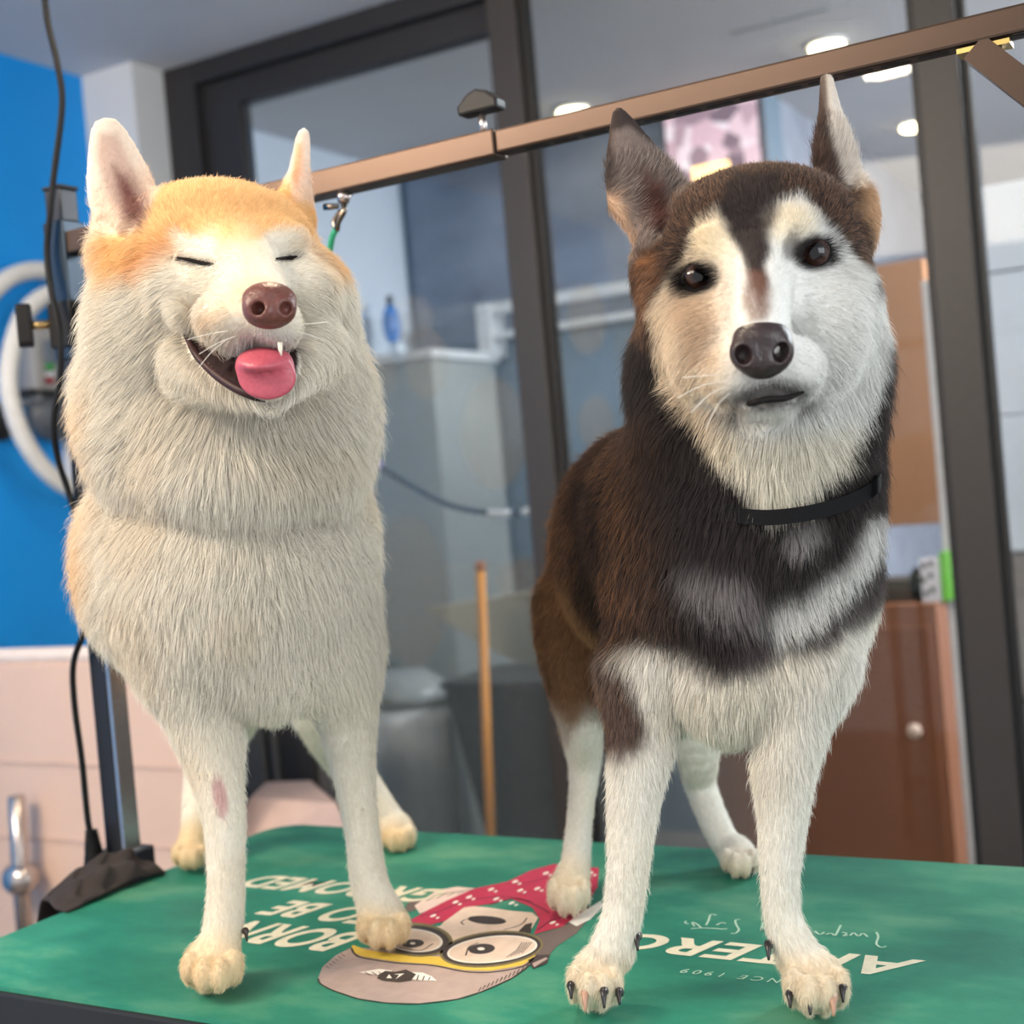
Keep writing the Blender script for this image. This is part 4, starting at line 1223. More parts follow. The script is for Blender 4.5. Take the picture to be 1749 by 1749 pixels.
# neck ruff and head
W_.ell((385, 690, 1.275), (212, 205, 180), 45)
W_.ell((400, 800, 1.26), (180, 105, 150), 28)
W_.ell((235, 690, 1.27), (88, 165, 120), 45)
W_.ell((560, 720, 1.28), (72, 150, 120), 45)
W_.ell((368, 425, 1.225), (172, 116, 140), 40)
W_.ell((372, 520, 1.22), (195, 120, 130), 45)
W_.ell((245, 560, 1.215), (88, 120, 90), 40)
W_.ell((545, 560, 1.235), (55, 120, 90), 40)
# brow, cheeks, muzzle
W_.ell((330, 412, 1.165), (62, 30, 40), 30, (8, 0, 0))
W_.ell((480, 405, 1.175), (46, 28, 40), 30, (-8, 0, 0))
W_.ell((312, 498, 1.160), (62, 40, 48), 40, (-20, 0, 0))
W_.ell((522, 498, 1.175), (44, 52, 48), 40)
W_.cap((395, 452, 1.160), 76, (452, 520, 1.068), 46, 40)
W_.ell((395, 546, 1.092), (60, 44, 58), 34, (-18, 0, 0))
W_.ell((480, 553, 1.076), (36, 36, 46), 28)
W_.ell((312, 532, 1.138), (26, 18, 24), 14, (-40, 0, 0))
W_.cap((335, 620, 1.168), 52, (445, 655, 1.090), 34, 26)
W_.cap((470, 650, 1.092), 32, (528, 590, 1.175), 52, 30)
# the open mouth
for (x, y, r, d) in ((320, 566, 8, 1.11), (332, 582, 12, 1.10), (346, 596, 16, 1.092), (364, 611, 20, 1.083), (386, 624, 24, 1.073), (410, 631, 30, 1.066), (438, 635, 35, 1.060), (466, 633, 38, 1.056), (488, 624, 28, 1.060)):
    W_.ell((x, y, d), (r, r, 55), 5, sub=True)
MPOLY = [(311, 550), (330, 563), (350, 579), (378, 593), (402, 599), (430, 597), (455, 592), (480, 587), (507, 594), (511, 620), (504, 652), (490, 672), (455, 683), (418, 673), (386, 655), (356, 631), (332, 604), (316, 576)]
# eye slits
ES1 = [(303, 440), (325, 444), (345, 449), (364, 450)]
ES2 = [(472, 442), (484, 441), (496, 440), (508, 438)]
slit = []
for es in (ES1, ES2):
    row = []
    for (x, y) in es:
        d = W_.depth_at(x, y, .98, 1.4)
        row.append((x, y, d, 5.5))
    slit.append(row)
for row in slit:
    W_.chain(row, 6, sub=True)
# ears
EARP = [(0, .95), (.25, 1.0), (.5, .83), (.75, .58), (.9, .42), (1, .26)]
W_.ell((196, 425, 1.235), (40, 60, 60), 40)
W_.ear((222, 385, 1.225), (180, 208, 1.235), 62, [(0, .72), (.25, .96), (.5, .86), (.75, .66), (.9, .50), (1, .34)], 28, (.30, -.05, 1.0), 22)
W_.ear((230, 390, 1.184), (186, 236, 1.212), 40, EARP, 30, (.30, -.05, 1.0), 8, sub=True)
W_.ear((502, 372, 1.255), (519, 226, 1.275), 44, [(0, 1.1), (.3, .72), (.55, .40), (.8, .34), (.92, .32), (1, .22)], 30, (1.0, 0, .55), 24)


def white_coat(q, P, N, rnd):
    n = len(q)
    x = q[:, :2] + 10 * np.stack([vnoise(P, 70, 1), vnoise(P, 70, 2)], 1)
    cream = lin(240, 232, 216); orange = lin(240, 186, 112); tan = lin(232, 200, 148)
    c = np.repeat(cream[None], n, 0)
    c = mixc(c, lin(236, 222, 200), .6 * sstep(0, .8, vnoise(P, 40, 3)) )
    head = poly_mask(x, [(160, 440), (165, 330), (270, 285), (470, 285), (560, 340), (600, 440), (560, 470), (520, 415), (470, 408), (435, 440), (432, 500), (412, 500), (405, 440), (370, 405), (300, 420), (240, 462), (185, 478)], 28)
    c = mixc(c, orange, .85 * head * (1 - .55 * ell_mask(x, 422, 455, 30, 50, 0, .6)))
    c = mixc(c, lin(226, 150, 84), .5 * poly_mask(x, [(225, 440), (290, 395), (345, 385), (300, 425), (240, 470)], 16))
    c = mixc(c, cream, .9 * np.maximum(ell_mask(x, 335, 415, 42, 16, 8, .5), ell_mask(x, 480, 412, 34, 16, -8, .5)))
    c = mixc(c, lin(240, 205, 165), .6 * poly_mask(x, [(400, 470), (450, 470), (470, 490), (420, 500), (350, 560), (330, 540), (370, 500)], 20))
    # muzzle end greyish white
    c = mixc(c, lin(214, 208, 206), .6 * poly_mask(x, [(390, 580), (420, 560), (500, 565), (505, 600), (420, 605)], 10))
    # back and flank
    c = mixc(c, lin(238, 190, 125), .85 * sstep(1.33, 1.45, q[:, 2]) * sstep(1200, 1050, q[:, 1]))
    c = mixc(c, lin(240, 196, 135), .6 * sstep(190, 130, x[:, 0]) * sstep(600, 760, q[:, 1]) * sstep(1080, 1000, q[:, 1]))
    # paws
    c = mixc(c, tan, .75 * sstep(1560, 1640, x[:, 1]) * (q[:, 2] < 1.29))
    c = mixc(c, tan, .75 * sstep(1525, 1575, x[:, 1]) * (q[:, 2] >= 1.29) * (q[:, 0] > 560) * (q[:, 0] < 740))
    c = mixc(c, tan, .8 * sstep(1380, 1430, x[:, 1]) * (q[:, 2] > 1.5))
    # ear: cream rim, pink brown hollow with its shade painted in
    ear = poly_mask(q, [(140, 180), (215, 180), (280, 310), (230, 400), (165, 400)], 8)
    c = mixc(c, lin(228, 208, 190), .85 * ear)
    c = mixc(c, lin(186, 156, 142), .85 * poly_mask(q, [(168, 228), (200, 228), (232, 295), (262, 350), (242, 395), (205, 380), (178, 320), (164, 262)], 10))
    c = mixc(c, lin(104, 58, 54), .9 * poly_mask(q, [(194, 285), (222, 310), (252, 362), (242, 392), (210, 365)], 12))
    c = mixc(c, lin(248, 215, 190), .8 * poly_mask(q, [(495, 340), (505, 225), (540, 225), (545, 345)], 6))
    c = mixc(c, lin(226, 150, 95), .7 * poly_mask(q, [(497, 300), (506, 245), (517, 245), (515, 290), (505, 320)], 6))
    # shaved pink patch on the foreleg
    c = mixc(c, lin(208, 168, 164), .9 * ell_mask(q, 376, 1356, 12, 36, -10, .3) * (q[:, 2] < 1.3))
    # mouth inside, lips
    c = mixc(c, lin(36, 17, 17), poly_mask(q, MPOLY, 3) * (q[:, 2] < 1.2))
    for row in slit:
        for a, b in zip(row[:-1], row[1:]):
            for t in np.linspace(0, 1, 5):
                cc = cpos(*(np.array(a[:3]) * (1 - t) + np.array(b[:3]) * t))
                c = mixc(c, lin(42, 30, 28), .95 * (1 - sstep(.8, 1.45, np.linalg.norm(P - cc, axis=1) / (5.5 * 1.13 / FPX))))
    c = c * (.74 + .32 * rnd[:, None])
    return c, np.clip(c * 1.06, 0, 1)


WG = [  # px, py, depth, flow dx, dy, dz, length mm, lift, sigma
    (370, 330, 1.22, 0, -1, .8, 9, .25, 60), (300, 370, 1.17, -.4, -1, .5, 9, .2, 50), (450, 370, 1.18, .4, -1, .5, 9, .2, 50), (425, 440, 1.14, 0, -1, .2, 5, .1, 40),
    (340, 470, 1.12, -1, .2, .3, 8, .15, 45), (505, 470, 1.13, 1, .2, .3, 6, .1, 40), (440, 510, 1.06, -.5, -.2, 1, 5, .12, 40), (390, 560, 1.04, -.8, .3, .6, 7, .14, 40), (480, 560, 1.04, .8, .5, .6, 5, .14, 35),
    (235, 480, 1.19, -.9, .4, .2, 16, .3, 60), (190, 600, 1.2, -.8, .6, .1, 26, .35, 80), (280, 600, 1.14, -.7, .6, .1, 16, .25, 60), (575, 560, 1.21, .8, .5, .1, 20, .35, 60), (620, 680, 1.25, .75, .6, 0, 28, .4, 80),
    (420, 690, 1.1, 0, 1, 0, 14, .15, 60), (330, 660, 1.12, -.5, .8, 0, 18, .2, 60), (510, 680, 1.13, .4, .9, 0, 18, .2, 60),
    (400, 790, 1.13, 0, 1, -.1, 30, .35, 80), (250, 780, 1.17, -.5, .9, 0, 32, .35, 90), (540, 800, 1.17, .35, .9, 0, 32, .35, 90), (400, 880, 1.15, 0, 1, -.2, 36, .45, 70),
    (150, 800, 1.25, -.6, .9, .1, 30, .4, 90), (150, 950, 1.3, -.5, 1, .1, 28, .35, 90), (640, 850, 1.28, .5, .9, .1, 26, .4, 80), (640, 1000, 1.3, .3, 1, .1, 20, .3, 90), (620, 1140, 1.32, .25, 1, .1, 14, .25, 80),
    (390, 1000, 1.2, 0, 1, 0, 28, .3, 110), (280, 1020, 1.22, -.35, 1, 0, 28, .3, 90), (300, 1150, 1.24, -.1, 1, 0, 18, .25, 80), (470, 1120, 1.24, .1, 1, 0, 24, .3, 80), (475, 1215, 1.27, .1, 1, 0, 22, .35, 50),
    (365, 1300, 1.25, 0, 1, 0, 10, .15, 60), (383, 1420, 1.24, .1, 1, 0, 8, .15, 60), (385, 1530, 1.24, 0, 1, 0, 8, .15, 50), (365, 1620, 1.22, -.1, .8, -.5, 7, .15, 40), (363, 1670, 1.22, -.1, .9, -.3, 7, .1, 30),
    (600, 1300, 1.32, .1, 1, 0, 9, .15, 60), (620, 1430, 1.32, .1, 1, 0, 8, .15, 60), (650, 1560, 1.32, .1, .8, -.4, 7, .15, 40), (655, 1600, 1.31, 0, .9, -.3, 7, .1, 30),
    (180, 230, 1.22, -.1, -1, 0, 4, .12, 40), (200, 330, 1.2, .3, -.8, 0, 7, .15, 40), (235, 390, 1.19, .5, .2, 0, 8, .2, 30), (518, 240, 1.27, .1, -1, 0, 4, .12, 30), (520, 330, 1.25, .3, .6, 0, 9, .2, 40),
    (400, 800, 1.5, 0, .2, 1, 26, .3, 200), (480, 950, 1.75, 0, 1, .5, 26, .3, 160), (545, 1200, 1.68, 0, 1, 0, 12, .2, 120), (340, 1380, 1.7, 0, 1, 0, 8, .15, 80), (670, 1400, 1.7, .3, 1, 0, 8, .15, 80),
]


def white_density(q):
    d = np.ones(len(q))
    d *= 1 + 1.6 * ell_mask(q, 400, 480, 170, 150, 0, .3)
    d *= 1 + 1.0 * sstep(1200, 1300, q[:, 1])
    d *= np.where(q[:, 2] > 1.45, .45, 1)
    return d


NOSE_W = (460, 523, 1.022)
wb = [(460, 525, 1.045, 40), (376, 1340, 1.235, 11), (377, 1356, 1.235, 11), (379, 1372, 1.235, 11)]
wb += [(r[0], r[1], r[2], 5) for row in slit for r in row]
WB = on_z(500, 1590, FLOOR)
white_dog = make_dog('husky_dog', (float(WB[0]), float(WB[1]), TZ), wf, white_coat, WG, white_density, 420000, FLOOR, wb, lambda q: poly_mask(q, MPOLY, 3) * (q[:, 2] < 1.2))
tag(white_dog, 'cream white fluffy dog with closed eyes, open mouth and tongue out, on the green table', 'dog', 'dogs on the grooming table')

nose_w_mat = mat('nose_brown', (104, 60, 52), .36, var=.18, scale=420, bump=.35, spec=.5)
nf = box_field((460, 523, 1.045), .042, .0011)
nf.ell((460, 512, 1.045), (46, 30, 46), 8); nf.ell((459, 536, 1.040), (41, 26, 40), 14); nf.ell((436, 524, 1.038), (20, 22, 30), 10); nf.ell((486, 525, 1.038), (19, 22, 30), 10)
nf.ell((441, 527, 1.025), (12, 11, 22), 5, (20, 0, 0), sub=True); nf.ell((488, 526, 1.025), (10, 12, 22), 5, (-20, 0, 0), sub=True)
nf.cap((466, 526, 1.022), 2.8, (466, 562, 1.026), 2.8, 4, sub=True)
field_part('nose', white_dog, nf, nose_w_mat)
# tongue: a curled ribbon of real thickness over the lower lip
tong_mat = mat('tongue_pink', (186, 84, 98), .4, var=.1, scale=300, bump=.25, spec=.5)
tf = box_field((455, 640, 1.06), .06, .0012)
djw = wf.depth_at(455, 680, .98, 1.2)
tf.ell((450, 616, 1.080), (40, 16, 52), 14, (0, 0, 20))
tf.ell((453, 628, djw + .010), (46, 22, 26), 30, (0, 0, 25))
tf.ell((457, 648, djw - .004), (48, 35, 11), 26, (0, 0, -4))
tf.cap((455, 632, djw - .016), 1.5, (466, 668, djw - .014), 2.6, 9, sub=True)
field_part('tongue', white_dog, tf, tong_mat)
lash = mat('eyelid_dark', (26, 19, 18), .8, spec=.1)
for row in slit:
    p = smooth_path([at(r_[0], r_[1], r_[2] - .0022) for r_ in row], 5); n_ = len(p)
    MB().tube(p, [.0003 + .0012 * math.sin(math.pi * (.12 + .8 * i / (n_ - 1))) for i in range(n_)], 8).build('closed_eyelid', lash, white_dog, smooth=True)
tooth_mat = mat('tooth_ivory', (236, 226, 205), .25)
for (x, y, d, l, r) in ((478, 588, 1.045, 20, 4.5),):
    mb = MB(); mb.tube([at(x, y - 3, d), at(x + 1, y + l * .5, d), at(x + 3, y + l, d)], [r * d / FPX, r * .8 * d / FPX, r * .15 * d / FPX], 8)
    mb.build('tooth', tooth_mat, white_dog, smooth=True)
lip_mat = mat('lip_dark', (52, 28, 28), .5, spec=.25, var=.15, scale=200)
lp = []
for (x, y) in ((318, 572), (334, 603), (356, 628), (386, 652), (418, 670), (452, 681), (486, 674), (503, 652)):
    dd = wf.depth_at(x, y + 6, .98, 1.25) or 1.08
    lp.append(at(x, y, dd + .001))
p = smooth_path(lp, 6); mb = MB()
mb.tube(p, [.0015 + .0026 * math.sin(math.pi * min(1, .15 + .85 * i / (len(p) - 1))) for i in range(len(p))], 8)
mb.build('lip', lip_mat, white_dog, smooth=True)
claw_tan = mat('claw_dark', (52, 42, 38), .35)
for (x, y, d) in ((419, 1590, 1.25),):
    claw(white_dog, at(x + 3, y + 18, d - .002), at(x, y, d + .002), .0035, claw_tan)
# whiskers of the cream dog
whisk = mat('whisker_white', (235, 230, 220), .4)
for (x, y, d, dx, dy) in ((400, 575, 1.035, -60, 30), (390, 565, 1.04, -70, 15), (385, 582, 1.045, -45, 45), (500, 555, 1.04, 60, -5), (502, 565, 1.045, 55, 18)):
    mb = MB(); mb.tube(smooth_path([at(x, y, d), at(x + dx * .5, y + dy * .4, d - .012), at(x + dx, y + dy, d - .008)], 5), .00022, 5)
    mb.build('whisker', whisk, white_dog)

# ---------------------------------------------------------------- the dark dog with the collar
df = Field((-.02, -.46, -1.72), (.36, .41, -.86), .0032)
D_ = df
D_.cap((1105, 930, 1.52), 160, (1200, 900, 1.25), 200, 40)
D_.ell((1092, 985, 1.50), (132, 180, 150), 40)
D_.ell((1112, 905, 1.38), (156, 168, 160), 40)
D_.ell((1052, 960, 1.34), (95, 150, 120), 40)
D_.ell((1275, 970, 1.19), (205, 235, 190), 50)
D_.ell((1400, 980, 1.17), (88, 160, 110), 40)
D_.ell((1150, 1010, 1.19), (110, 190, 120), 40)
D_.ell((1255, 1160, 1.15), (118, 108, 110), 40)
D_.ell((1370, 1120, 1.14), (88, 115, 95), 40)
D_.ell((1120, 1150, 1.18), (80, 110, 90), 40)
# front legs
D_.chain([(1112, 1150, 1.17, 84), (1096, 1260, 1.155, 58), (1082, 1370, 1.145, 44), (1073, 1480, 1.138, 35), (1063, 1560, 1.135, 33), (1045, 1625, 1.13, 38)], 20)
D_.chain([(1368, 1130, 1.14, 86), (1350, 1230, 1.125, 64), (1340, 1320, 1.115, 50), (1336, 1410, 1.11, 40), (1332, 1500, 1.107, 32), (1338, 1570, 1.105, 31), (1362, 1630, 1.10, 38)], 20)
paw(D_, 1018, 1718, 1.125, 52, 92, -.3)
paw(D_, 1392, 1726, 1.085, 60, 96, .3)
# hind legs
D_.chain([(1010, 1050, 1.48, 100), (988, 1150, 1.44, 58), (992, 1230, 1.43, 40), (998, 1310, 1.46, 27), (990, 1400, 1.44, 22), (982, 1490, 1.41, 26)], 22)
D_.chain([(1150, 1080, 1.52, 95), (1180, 1200, 1.50, 60), (1192, 1290, 1.51, 36), (1196, 1340, 1.54, 27), (1228, 1420, 1.51, 25), (1248, 1450, 1.50, 26)], 22)
paw(D_, 972, 1560, 1.392, 41, 78, -.1)
paw(D_, 1262, 1494, 1.475, 36, 60, .3)
# tail
D_.chain([(1090, 880, 1.62, 40), (1110, 980, 1.66, 50), (1120, 1100, 1.67, 40), (1120, 1180, 1.66, 16)], 25)
# neck and head
D_.cap((1300, 590, 1.16), 178, (1285, 850, 1.19), 196, 50)
D_.ell((1185, 800, 1.19), (100, 150, 110), 45)
D_.ell((1415, 790, 1.16), (74, 150, 110), 45)
D_.ell((1430, 640, 1.15), (80, 120, 100), 40)
D_.ell((1160, 650, 1.15), (80, 120, 100), 40)
D_.ell((1292, 410, 1.105), (176, 124, 150), 40, (7, 0, 0))
D_.ell((1180, 540, 1.095), (82, 110, 100), 40, (8, 0, 0))
D_.ell((1425, 520, 1.09), (72, 115, 100), 40, (8, 0, 0))
D_.ell((1300, 520, 1.08), (120, 120, 110), 40)
D_.ell((1222, 425, 1.036), (48, 34, 30), 32, (-15, 0, 0))
D_.ell((1352, 392, 1.034), (48, 34, 30), 32, (25, 0, 0))
D_.cap((1296, 455, 1.030), 58, (1300, 575, .968), 46, 40)
D_.ell((1260, 634, .992), (50, 52, 54), 36, (-10, 0, 0))
D_.ell((1350, 627, .992), (55, 52, 54), 36, (15, 0, 0))
D_.ell((1215, 590, 1.035), (66, 80, 55), 60)
D_.ell((1405, 570, 1.035), (68, 84, 55), 60)
D_.ell((1310, 692, .992), (50, 24, 44), 16, (5, 0, 0))
# mouth line
ML = [(1256, 692), (1282, 687), (1311, 680), (1342, 678), (1372, 668)]
mlp = [(x, y, D_.depth_at(x, y, .88, 1.1), 3.6) for x, y in ML]
D_.chain(mlp, 4, sub=True)
pl = [(x, y, D_.depth_at(x, y, .88, 1.1), 2.6) for x, y in ((1306, 640), (1310, 680))]
D_.chain(pl, 4, sub=True)
D_.ell((1458, 375, 1.115), (38, 70, 60), 40)
D_.ell((1118, 450, 1.12), (40, 60, 60), 45)
# eye sockets
EYES = []
for (x, y) in ((1193, 474), (1389, 433)):
    d = D_.depth_at(x, y, .9, 1.2)
    EYES.append((x, y, d))
    D_.ell((x, y, d - .001), (29, 23, 24), 6, (8, 0, 0), sub=True)
# ears
D_.ear((1124, 392, 1.125), (1056, 190, 1.135), 82, [(0, .62), (.25, .96), (.5, .80), (.75, .50), (.9, .30), (1, .14)], 26, (.40, -.05, 1.0), 24)
D_.ear((1120, 392, 1.083), (1062, 226, 1.112), 58, [(0, .95), (.25, 1.0), (.5, .80), (.75, .50), (.9, .28), (1, .1)], 26, (.40, -.05, 1.0), 8, sub=True)
D_.ear((1435, 330, 1.125), (1411, 130, 1.14), 56, [(0, 1.1), (.25, 1.0), (.5, .66), (.75, .40), (.9, .24), (1, .12)], 34, (.75, 0, .6), 24)
D_.ear((1452, 325, 1.095), (1420, 168, 1.118), 32, [(0, 1.1), (.25, 1.0), (.5, .66), (.75, .36), (.9, .2), (1, .1)], 20, (.75, 0, .6), 8, sub=True)


def dark_coat(q, P, N, rnd):
    n = len(q)
    x = q[:, :2] + 9 * np.stack([vnoise(P, 90, 21), vnoise(P, 90, 22)], 1)
    x2 = q[:, :2] + 16 * np.stack([vnoise(P, 60, 23), vnoise(P, 60, 24)], 1)
    black = lin(40, 35, 36); brown = lin(120, 82, 56); white = lin(240, 239, 234); cream = lin(240, 224, 196); grey = lin(128, 122, 122)
    c = np.repeat(black[None], n, 0)
    tip = np.repeat(lin(62, 54, 52)[None], n, 0)
    nb = vnoise(P, 45, 25)
    ag = ((rnd * 7.31) % 1.0 > .45).astype(np.float32)
    # brown saddle and flank
    side = sstep(1200, 1000, x2[:, 0]) * sstep(650, 760, q[:, 1])
    c = mixc(c, lin(70, 46, 34), .75 * side); tip = mixc(tip, lin(186, 130, 84), side * ag * (.65 + .35 * np.clip(nb, -1, 1)))
    c = mixc(c, lin(30, 24, 24), .8 * poly_mask(x2, [(1010, 780), (1060, 820), (1060, 1000), (1090, 1130), (1040, 1130), (1000, 1000), (985, 860)], 22))
    tip = mixc(tip, lin(44, 34, 32), .7 * poly_mask(x2, [(1000, 800), (1045, 820), (1045, 1000), (1075, 1130), (1045, 1130), (1000, 1000), (985, 860)], 18))
    rump = sstep(1.32, 1.40, q[:, 2])
    c = mixc(c, lin(84, 58, 42), .8 * rump * sstep(980, 1040, q[:, 1])); tip = mixc(tip, lin(176, 124, 78), .8 * rump * (.3 + .7 * ag))
    # crown of the head, brown agouti
    crown = poly_mask(x, [(1060, 300), (1190, 270), (1400, 250), (1500, 330), (1520, 480), (1450, 470), (1390, 380), (1320, 330), (1240, 350), (1170, 420), (1120, 560), (1080, 560)], 20)
    c = mixc(c, lin(56, 42, 37), .8 * crown); tip = mixc(tip, lin(182, 138, 106), crown * ag * (.75 + .25 * np.clip(nb, -1, 1)))
    c = mixc(c, lin(150, 100, 62), .7 * poly_mask(x, [(1075, 420), (1120, 430), (1150, 480), (1110, 540), (1085, 500)], 18))
    tn = .8 * poly_mask(x, [(1468, 290), (1520, 340), (1530, 440), (1486, 420), (1462, 350)], 14)
    c = mixc(c, lin(212, 168, 126), tn); tip = mixc(tip, lin(236, 198, 160), tn)
    c = mixc(c, lin(46, 40, 40), .9 * poly_mask(x, [(1420, 380), (1475, 390), (1515, 450), (1520, 540), (1495, 520), (1480, 455), (1425, 425)], 12))
    # neck right rim
    rim = sstep(1500, 1535, x[:, 0]) * sstep(500, 560, q[:, 1]) * sstep(760, 640, q[:, 1])
    tip = mixc(tip, lin(190, 160, 140), rim * .8)
    # face: white mask
    mask = poly_mask(x, [(1118, 580), (1118, 520), (1150, 490), (1180, 440), (1190, 380), (1225, 365), (1250, 390), (1270, 440), (1284, 480), (1300, 540), (1312, 480), (1305, 420), (1300, 370), (1320, 345), (1365, 340), (1400, 370), (1425, 410), (1455, 438), (1492, 455), (1508, 540), (1500, 630), (1470, 720), (1440, 780), (1390, 835), (1330, 868), (1290, 850), (1250, 795), (1205, 735), (1160, 670), (1125, 620)], 9)
    wcol = mixc(np.repeat(white[None], n, 0), lin(238, 212, 176), .75 * sstep(1290, 1190, x[:, 0]))
    wcol = mixc(wcol, lin(244, 226, 188), .6 * np.maximum(ell_mask(x, 1345, 385, 50, 35, 0, .5), ell_mask(x, 1222, 410, 40, 35, 0, .5)))
    wcol = mixc(wcol, lin(246, 232, 200), .5 * sstep(680, 760, x[:, 1]))
    c = mixc(c, wcol, mask); tip = mixc(tip, wcol, mask)
    # dark wedges beside the eyes and the bridge
    brid = poly_mask(x, [(1235, 335), (1250, 300), (1340, 300), (1332, 340), (1312, 400), (1308, 470), (1302, 500), (1280, 500), (1272, 450), (1262, 400)], 10)
    c = mixc(c, lin(52, 44, 44), .9 * brid); tip = mixc(tip, lin(70, 58, 54), .9 * brid)
    sp = poly_mask(x, [(1270, 465), (1312, 465), (1318, 530), (1306, 552), (1274, 552), (1266, 520)], 9) * (.35 + .65 * ag)
    c = mixc(c, lin(120, 86, 72), .75 * sp); tip = mixc(tip, lin(150, 110, 92), .75 * sp)
    chk = .55 * poly_mask(x, [(1170, 505), (1215, 510), (1235, 560), (1220, 620), (1190, 600), (1165, 550)], 16)
    c = mixc(c, lin(196, 162, 130), chk); tip = mixc(tip, lin(206, 172, 140), chk)
    mz = ell_mask(q, 1313, 673, 66, 24, -8, .5)
    c = mixc(c, lin(46, 36, 36), .9 * mz); tip = mixc(tip, lin(58, 46, 44), .9 * mz)
    for (ex, ey, ed) in EYES:
        m = ell_mask(q, ex, ey, 38, 29, -8, .22)
        c = mixc(c, lin(30, 24, 24), m); tip = mixc(tip, lin(34, 28, 28), m)
    m = .7 * ell_mask(q, 1352, 420, 14, 26, 20, .4)
    c = mixc(c, lin(60, 52, 50), m); tip = mixc(tip, lin(60, 52, 50), m)
    # chest: white below, with a swept stripe
    low = poly_mask(x2, [(1068, 1125), (1120, 1085), (1175, 1110), (1230, 1130), (1290, 1135), (1340, 1090), (1400, 1080), (1460, 1035), (1540, 960), (1540, 1749), (880, 1749), (880, 1500), (960, 1250), (1010, 1230), (1020, 1285), (1072, 1285), (1098, 1230), (1082, 1180)], 20)
    low = np.maximum(low, sstep(1340, 1420, x[:, 1]) * (q[:, 2] < 1.3))
    low = np.maximum(low, sstep(1180, 1260, x[:, 1] + .55 * np.maximum(x[:, 0] - 1020, 0) ) * (q[:, 2] >= 1.34))
    lc = mixc(np.repeat(white[None], n, 0), cream, .35 + .3 * np.clip(nb, -1, 1) * .5)
    lc = mixc(lc, lin(224, 216, 196), .5 * ell_mask(x2, 1250, 1200, 90, 60, 0, .6))
    c = mixc(c, lc, low); tip = mixc(tip, lc, low)
    st = poly_mask(x, [(1510, 870), (1505, 935), (1455, 1005), (1380, 1065), (1310, 1100), (1285, 1060), (1330, 1020), (1400, 985), (1455, 930), (1480, 880)], 16)
    c = mixc(c, lin(236, 232, 226), .9 * st); tip = mixc(tip, white, .9 * st)
    ds = poly_mask(x, [(1515, 945), (1510, 1005), (1450, 1058), (1385, 1092), (1380, 1072), (1445, 1020), (1485, 975)], 9)
    c = mixc(c, lin(70, 62, 62), .85 * ds); tip = mixc(tip, lin(100, 90, 88), .85 * ds)
    gp = .75 * np.maximum(ell_mask(x2, 1362, 905, 30, 32, 20, .6), .8 * ell_mask(x2, 1230, 1010, 70, 40, 35, .7))
    c = mixc(c, lin(150, 142, 142), gp); tip = mixc(tip, lin(190, 182, 180), gp)
    bk = .8 * poly_mask(x2, [(1270, 1085), (1310, 1040), (1330, 1090), (1310, 1130), (1230, 1125)], 14)
    c = mixc(c, lin(66, 58, 62), bk); tip = mixc(tip, lin(90, 80, 82), bk)
    # outer shoulder of the near leg stays dark
    ol = poly_mask(x, [(1020, 1100), (1070, 1130), (1090, 1220), (1110, 1270), (1074, 1270), (1056, 1300), (1035, 1260)], 26) * (q[:, 2] < 1.3)
    c = mixc(c, lin(80, 66, 62), .8 * ol); tip = mixc(tip, lin(124, 106, 96), .75 * ol)
    # hind leg outer brown
    oh = poly_mask(x, [(925, 980), (1040, 1000), (1005, 1180), (985, 1250), (965, 1270), (935, 1200)], 18) * (q[:, 2] >= 1.3)
    c = mixc(c, lin(116, 82, 56), .85 * oh); tip = mixc(tip, lin(170, 124, 84), .85 * oh)
    # paws
    pw = .6 * np.maximum(sstep(1600, 1660, x[:, 1]) * (q[:, 2] < 1.2), sstep(1440, 1500, x[:, 1]) * (q[:, 2] > 1.34))
    c = mixc(c, lin(228, 204, 164), pw); tip = mixc(tip, lin(232, 210, 172), pw)
    # ears
    e1 = poly_mask(q, [(1030, 160), (1080, 165), (1200, 300), (1150, 350), (1130, 420), (1075, 450), (1035, 330)], 6)
    c = mixc(c, lin(132, 116, 108), .9 * e1); tip = mixc(tip, lin(200, 184, 172), .9 * e1 * ag); tip = mixc(tip, lin(104, 88, 82), .9 * e1 * (1 - ag))
    e1r = e1 * (1 - poly_mask(q, [(1046, 225), (1075, 215), (1180, 300), (1120, 440), (1060, 440), (1044, 340)], 7))
    c = mixc(c, lin(52, 42, 40), .9 * e1r); tip = mixc(tip, lin(60, 48, 44), .9 * e1r)
    e1h = poly_mask(q, [(1085, 300), (1125, 330), (1140, 380), (1120, 410), (1095, 370)], 12)
    c = mixc(c, lin(96, 52, 44), .85 * e1h); tip = mixc(tip, lin(104, 60, 50), .85 * e1h)
    e1l = poly_mask(q, [(1036, 330), (1060, 340), (1085, 400), (1075, 440), (1050, 430)], 8)
    c = mixc(c, lin(228, 186, 150), .7 * e1l); tip = mixc(tip, lin(236, 198, 164), .7 * e1l)
    e2 = poly_mask(q, [(1395, 110), (1425, 110), (1480, 320), (1440, 320), (1420, 262), (1412, 200)], 6)
    c = mixc(c, lin(230, 218, 204), .9 * e2); tip = mixc(tip, lin(240, 230, 218), .9 * e2)
    e2d = poly_mask(q, [(1398, 118), (1412, 116), (1416, 200), (1400, 255), (1425, 270), (1430, 300), (1375, 290), (1380, 240), (1394, 190)], 6)
    c = mixc(c, lin(70, 54, 48), .9 * e2d); tip = mixc(tip, lin(96, 74, 64), .9 * e2d)
    v = (.70 + .38 * rnd[:, None])
    return c * v, np.clip(tip * v, 0, 1)


